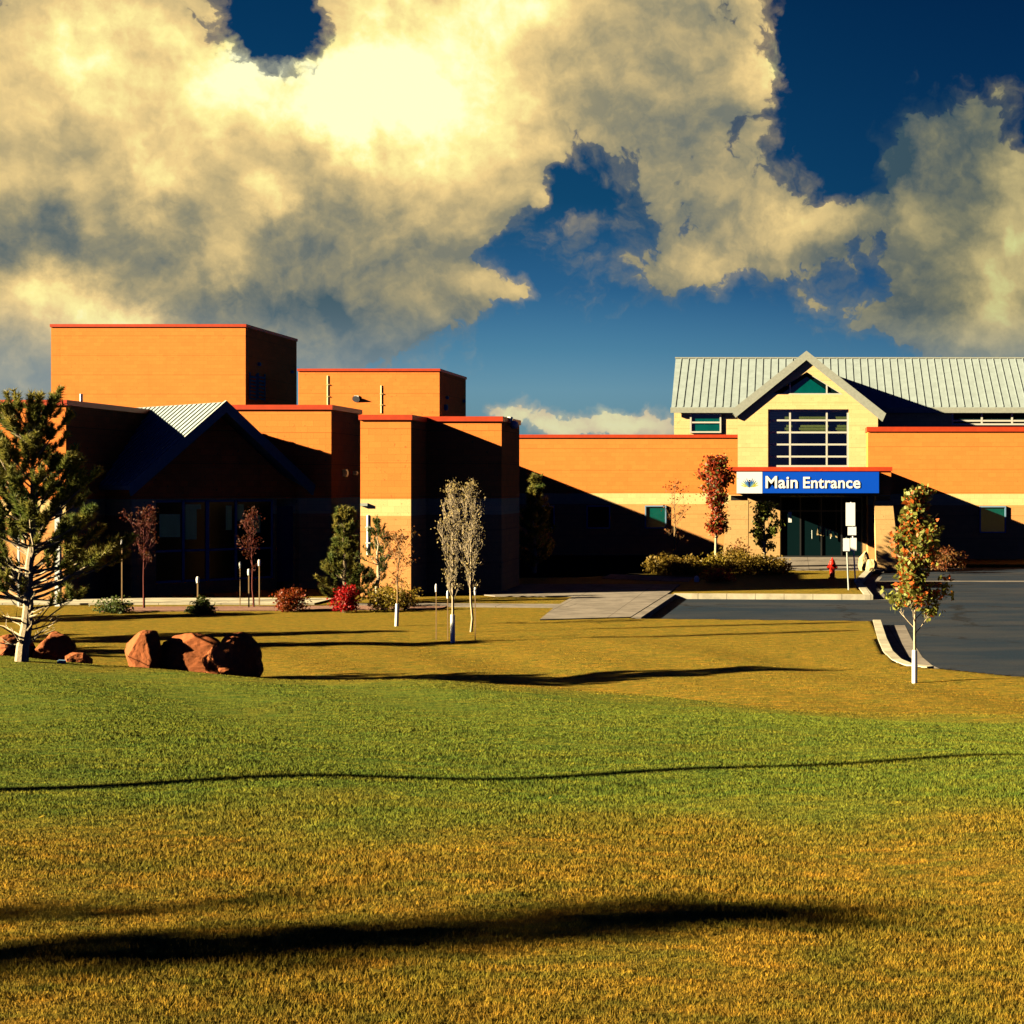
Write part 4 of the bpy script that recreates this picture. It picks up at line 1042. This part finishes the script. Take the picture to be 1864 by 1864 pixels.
def shrub(px, Y, w, h, seed, label, leaf, n=1400, size=.05, name='shrub', cat='shrub', grp=None, twig='twig', conical=0, x=None, dpt_=None, up=.6):
    rng = random.Random(seed); x = gx(px, Y) if x is None else x; z = ground(x, Y)
    t = empty(name, (x, Y, z), label, cat, grp)
    wd = MB(); lf = MB(); ns = 16; dpt_ = dpt_ or w
    cl2 = []
    for i in range(ns):
        a = rng.uniform(0, 6.283); rr = rng.random() ** .5; hh = h * (rng.uniform(.55, 1.0)) * (1 - conical * rr * .8) * (1 - .35 * rr)
        e = Vector((math.cos(a) * rr * w / 2, math.sin(a) * rr * dpt_ / 2, hh)); m_ = Vector((e.x * .35, e.y * .35, hh * .5))
        wd.tube([(rng.gauss(0, .03), rng.gauss(0, .03), -.04), m_, e], [.014, .010, .004], 4, cap=False); cl2.append((e, .16 * w + .03)); cl2.append((m_.lerp(e, .5), .2 * w + .03))
        cl2.append((Vector((e.x * .9, e.y * .9, hh * rng.uniform(.2, .5))), .2 * w))
    for i in range(n):
        c, s_ = rng.choice(cl2); p = c + Vector((rng.gauss(0, s_ * .6), rng.gauss(0, s_ * .6), rng.gauss(0, s_ * .5)))
        if p.z < .02: p.z = rng.uniform(.02, .2)
        lf.card(p, size * rng.uniform(.6, 1.3), rng)
    wd.build('stem', M[twig], t); lf.build('foliage', M[leaf], t)
    return t

# big pine at the left edge
pine(38, 27.3, 4.15, 1.5, 4, 'big open pine with pale trunk and bare lower twigs at the left edge', clear=.26, ntier=16, per=8, needles=120, bare=34, trunk_r=.115, bend=.2, tl=.25, tr=.11, nw=.010,
     prof=lambda g_: (.42 + .72 * (1 - g_) ** .8) * (1 + .16 * math.sin(g_ * 15)), ysq=.62)
# young pine by the gabled wing
pine(628, 48.0, 2.6, .82, 9, 'bushy young pine between the gabled wing and the sunlit wall', clear=.08, ntier=11, per=8, needles=80, bark='bark', tl=.22, tr=.11, nw=.013, prof=lambda g_: (1 - g_ * .72) * (.9 + .25 * math.sin(g_ * 9)))
# shaded conifer whose tip catches the sun
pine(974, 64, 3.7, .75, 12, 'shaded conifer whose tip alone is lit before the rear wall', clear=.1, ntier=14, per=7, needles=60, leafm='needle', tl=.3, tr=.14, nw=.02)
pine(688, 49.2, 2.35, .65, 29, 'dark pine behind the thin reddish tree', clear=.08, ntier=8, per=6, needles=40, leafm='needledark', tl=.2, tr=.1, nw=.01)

# trees with white guards on the lawn
TG = 'young trees with white trunk guards'
tree(824, flatY(1166, .02), 3.55, .50, .26, 21, 'nearly bare columnar tree with bright white guard, front of the close pair', leaf='leaftiny', nleaf=800, leafsize=.032, guard=.62, trunk_r=.036, nb=40, depth=2, kids=4, up=.38, spread=.42, pointy=1.7, gauss=.06, grp=TG)
tree(857, flatY(1149, .02), 3.6, .50, .26, 22, 'nearly bare columnar tree behind and right of its twin, no white guard', leaf='leaftiny', nleaf=800, leafsize=.032, guard=0, trunk_r=.034, nb=36, depth=2, kids=4, up=.32, spread=.45, pointy=1.9, gauss=.05, grp=TG)
tree(722, flatY(1136, .05), 2.25, .55, .36, 33, 'small thin tree with few rust leaves and white guard', leaf='leafdark', nleaf=500, leafsize=.045, guard=.55, trunk_r=.034, nb=14, depth=2, kids=3, up=.15, spread=.7, pointy=1.0, gauss=.07, bark='twig', lean=(.03, 0), grp=TG, guard_x=1.4)
tree(1665, 29.1, 3.5, .60, .27, 44, 'young tree with green and orange leaves beside the car park', leaf='leafmix', nleaf=3900, leafsize=.07, guard=.58, trunk_r=.032, nb=30, depth=2, kids=3, up=.2, spread=.6, pointy=.9, gauss=.065, grp=TG, guard_x=1.5,
     shape=lambda g_: (1.05 - .78 * g_) * (.75 + .25 * math.cos(g_ * 12)))
# entrance island trees
IG = 'young trees by the entrance'
tree(1303, 65.4, 4.3, .50, .30, 51, 'dark red leaved tree left of the sign', leaf='leafmaple', nleaf=5200, leafsize=.09, trunk_r=.075, nb=26, depth=2, kids=3, up=.22, spread=.55, pointy=1.1, gauss=.12, grp=IG, shape=lambda g_: (.35 + 1.1 * math.sin(math.pi * (g_ * .8 + .12))) * (.7 + .3 * math.cos(g_ * 21)))
tree(1391, 65.9, 2.55, .62, .25, 52, 'small green leaved tree with stout pale trunk under the sign', leaf='leafgreen', nleaf=1700, leafsize=.1, trunk_r=.095, nb=15, depth=1, kids=3, up=.2, spread=.6, gauss=.09, grp=IG)
tree(1228, 72.5, 3.6, .8, .2, 53, 'leafless shrubby tree in front of the rear wall window', leaf='leafdark', nleaf=150, leafsize=.07, trunk_r=.05, nb=12, depth=2, kids=3, up=.2, spread=.5, gauss=.1, bark='twig', grp=IG)
# multi-stemmed reddish trees before the glass front
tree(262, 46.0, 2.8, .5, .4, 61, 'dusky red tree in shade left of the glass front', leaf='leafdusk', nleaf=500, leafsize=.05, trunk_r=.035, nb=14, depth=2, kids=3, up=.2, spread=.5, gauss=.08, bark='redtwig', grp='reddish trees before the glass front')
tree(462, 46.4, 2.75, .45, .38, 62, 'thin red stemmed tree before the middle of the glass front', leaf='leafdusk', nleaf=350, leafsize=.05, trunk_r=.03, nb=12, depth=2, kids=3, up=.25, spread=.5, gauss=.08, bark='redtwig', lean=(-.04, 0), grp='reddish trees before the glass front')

# shrubs
SG = 'shrubs in the gravel bed'
shrub(530, 45.0, .75, .8, 71, 'rust red shrub with yellow tips at the left of the bed', 'leafredorange', 1500, .05, grp=SG)
shrub(627, 44.7, .62, .82, 72, 'bright scarlet shrub in front of the young pine', 'leafred', 1700, .05, grp=SG)
shrub(698, 45.0, .75, .74, 73, 'olive and yellow shrub left of the thin tree', 'leafyellow', 700, .05, grp=SG)
shrub(738, 45.6, .6, .82, 74, 'yellow tipped shrub right behind the thin tree', 'leafyellow', 600, .05, grp=SG)
shrub(722, 46.5, 1.2, .6, 75, 'dark low shrub at the back of the bed', 'leafhedge', 700, .05, grp=SG)
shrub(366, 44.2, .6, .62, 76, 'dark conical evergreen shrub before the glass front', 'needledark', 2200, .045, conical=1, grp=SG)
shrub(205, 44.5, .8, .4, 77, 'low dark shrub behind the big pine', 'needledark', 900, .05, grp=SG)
HG = 'low olive shrubs at the entrance'
for i, (px, Y, w, h, lab) in enumerate(((1200, 63.6, 1.0, .75, 'leftmost low olive shrub of the entrance bed'), (1228, 63.3, 1.05, .85, 'second olive shrub, below the bare shrubby tree'),
        (1262, 63.5, 1.1, .7, 'olive brown shrub left of the red tree trunk'), (1296, 63.2, 1.1, .8, 'olive shrub at the foot of the red tree'),
        (1326, 64.0, 1.2, 1.15, 'tallest olive shrub below the white sign end'), (1356, 63.6, 1.1, .95, 'rounded olive shrub left of the green tree'),
        (1388, 63.4, 1.05, .75, 'olive shrub in front of the green tree trunk'), (1416, 63.6, .95, .65, 'last low olive shrub toward the hydrant'))):
    shrub(px, Y, w, h, 80 + i, lab, 'leafhedge' if i % 3 else 'leafyellow' if i == 3 else 'leafhedge', 1100, .075, grp=HG)
shrub(1316, 58.9, 1.3, .36, 95, 'low pinkish red groundcover patch at the island edge', 'leafredorange', 900, .05, grp='island edge plants', dpt_=1.0)
shrub(1345, 66.8, .9, 1.3, 96, 'dark red shrub against the left entrance pillar', 'leafdark', 800, .07, grp='island edge plants')
shrub(1724, 66.5, 1.2, .9, 97, 'shaded shrub at the foot of the right wall', 'leafdark', 800, .07, grp='island edge plants')

# wooden stakes with white caps round the young trees
def stake(px, pyb, pytop, label, x=None, Y=None, w=.02):
    Y = Y or flatY(pyb); x = gx(px, Y); z = ground(x, Y); zt3 = gz(pytop, Y)
    t = empty('tree_stake', (x, Y, z), label, 'stake', 'stakes around the young trees')
    mb = MB(); mb.box(-w / 2, w / 2, -w / 2, w / 2, -.1, zt3 - z); mb.build('rod', M['twig'], t)
    mb = MB(); mb.lathe([(w * 1.1, zt3 - z - .14), (w * 1.5, zt3 - z - .05), (w * 1.2, zt3 - z + .02), (w * .5, zt3 - z + .04)], 10); mb.build('cap', M['lampwhite'], t)
stake(794, 1163, 1066, 'white capped stake left of the columnar pair')
stake(815, 1164, 1078, 'white capped stake close against the guarded trunk')
stake(865, 1165, 1072, 'white capped stake right of the columnar pair')
stake(360, 1120, 1052, 'white capped stake behind the conical shrub', Y=45.8, w=.035)
stake(453, 1120, 1038, 'left white capped stake of the red stemmed tree', Y=46.2, w=.03)
stake(472, 1120, 1021, 'right white capped stake of the red stemmed tree', Y=46.4, w=.03)
stake(437, 1120, 1025, 'small white capped stake left of the red stemmed tree', Y=46.8, w=.022)
stake(222, 1125, 985, 'tall white topped stake at the tips of the big pine', Y=45.5, w=.03)

# white post seen through the big pine and its neighbour
for px, y0, y1, w, lab in ((106, 1098, 935, .14, 'thick white post seen through the big pine'), (34, 1098, 935, .06, 'slim white post behind the pine trunk')):
    Y = 47.0; x = gx(px, Y); z = ground(x, Y); t = empty('white_post', (x, Y, z), lab, 'post', 'white posts behind the pine')
    mb = MB(); mb.box(-w / 2, w / 2, -w / 2, w / 2, -.1, gz(y1, Y) - z); mb.build('shaft', M['lampwhite'], t)
    mb = MB(); mb.lathe([(w * .8, gz(y1, Y) - z), (w * .9, gz(y1, Y) - z + .06), (w * .3, gz(y1, Y) - z + .14)], 12); mb.build('cap', M['lampwhite'], t)

# small ground things
mb = MB(); x, Y = gx(1312, 56.9), 56.9
x, Y = gx(1268, 58.6), 58.6; mb.lathe([(.09, 0), (.1, .12), (.06, .2), (.02, .22)], 12, (x, Y, .0)); o = mb.build('ground_light', M['lampwhite']); tagit(o, 'small white ground light on the island edge', 'light')
rng = random.Random(3)
LL = ['pale fallen leaf on the golden lawn just above the dark tree shadow', 'tiny pale leaf right of centre under the thin shadow line', 'tiny pale leaf at the far left where green turns golden', 'tiny pale leaf at the left in the golden grass', 'curled leaf inside the dark tree shadow', 'tiny pale leaf on the green lawn near the centre']
for li, (px, py, s) in enumerate(((928, 1634, .022), (1002, 1462, .012), (76, 1498, .012), (160, 1660, .012), (685, 1785, .018), (1057, 1470, .010))):
    Y = 8.0
    for _ in range(20): Y = F * (CAMZ - ground(gx(px, Y), Y)) / (py - VY)
    x = gx(px, Y); mb = MB(); a = rng.uniform(0, 3)
    pts = [Vector((math.cos(a + t_) * s * r_, math.sin(a + t_) * s * r_, 0)) for t_, r_ in ((0, 1.8), (.8, .9), (1.6, 1.1), (3.1, 1.5), (4.2, 1.0), (5.3, .9))]
    mb.prism(pts, (0, 0, .003)); o = mb.build('fallen_leaf', M['leafyellow'], recalc=True); o.location = (x, Y, ground(x, Y) + .035); o.rotation_euler = (rng.uniform(-.5, .5), rng.uniform(-.5, .5), 0)
    tagit(o, LL[li], 'leaf', 'pale leaves scattered on the front lawn')
Y = 27.6; x = gx(112, Y); mb = MB(); mb.box(-.07, .07, -.05, .05, 0, .03); mb.box(-.05, .06, -.03, .05, .03, .045); o = mb.build('litter', M['blueframe']); o.location = (x, Y, ground(x, Y)); o.rotation_euler = (.1, .1, .4); tagit(o, 'bluish scrap lying right of the pine trunk', 'litter')

# things standing left of the view whose shadows cross the lawn
tree(0, 2.2, 7.0, .58, .22, 101, 'tall narrow tree beyond the left edge throwing the front shadow', x=-16.5, leaf='leafmix', nleaf=2900, leafsize=.08, trunk_r=.11, nb=36, depth=2, kids=3, up=.3, spread=.5, pointy=1.3, gauss=.1, grp='trees beyond the left edge')
tree(0, 2.75, 6.6, .26, .3, 102, 'second, thinner tree beyond the left edge with a faint shadow', x=-17.4, leaf='leafmix', nleaf=900, leafsize=.07, trunk_r=.05, nb=30, depth=2, kids=3, up=.3, spread=.5, pointy=1.3, gauss=.08, grp='trees beyond the left edge')
t = empty('street_lamp', (-16, 7.8, ground(-16, 7.8)), 'tall lamp post beyond the left edge casting the thin shadow', 'street lamp')
mb = MB(); mb.tube([(0, 0, -.1), (0, 0, 9.2)], [.13, .10], 12); mb.build('pole', M['steel'], t)
mb = MB(); mb.box(-.1, .7, -.12, .12, 9.1, 9.25); mb.build('lamp_head', M['steel'], t)
for x, Y, H, Rr_, sd_, lab in ((-19.5, 32.9, 4.6, .8, 111, 'slim pine beyond the left edge, nearest of its row'), (-22.3, 35.2, 4.8, 1.3, 112, 'tall pine beyond the left edge, second of its row'),
                         (-24.0, 41.2, 3.5, 1.3, 113, 'short broad pine beyond the left edge, nearest the wall')):
    pine(0, Y, H, Rr_, sd_, lab, x=x, clear=.06, ntier=12, per=8, needles=34, leafm='needledark', tl=.4, tr=.2, nw=.035, grp='trees beyond the left edge')

print('tris', sum(len(o.data.polygons) for o in C.objects if o.type == 'MESH'))
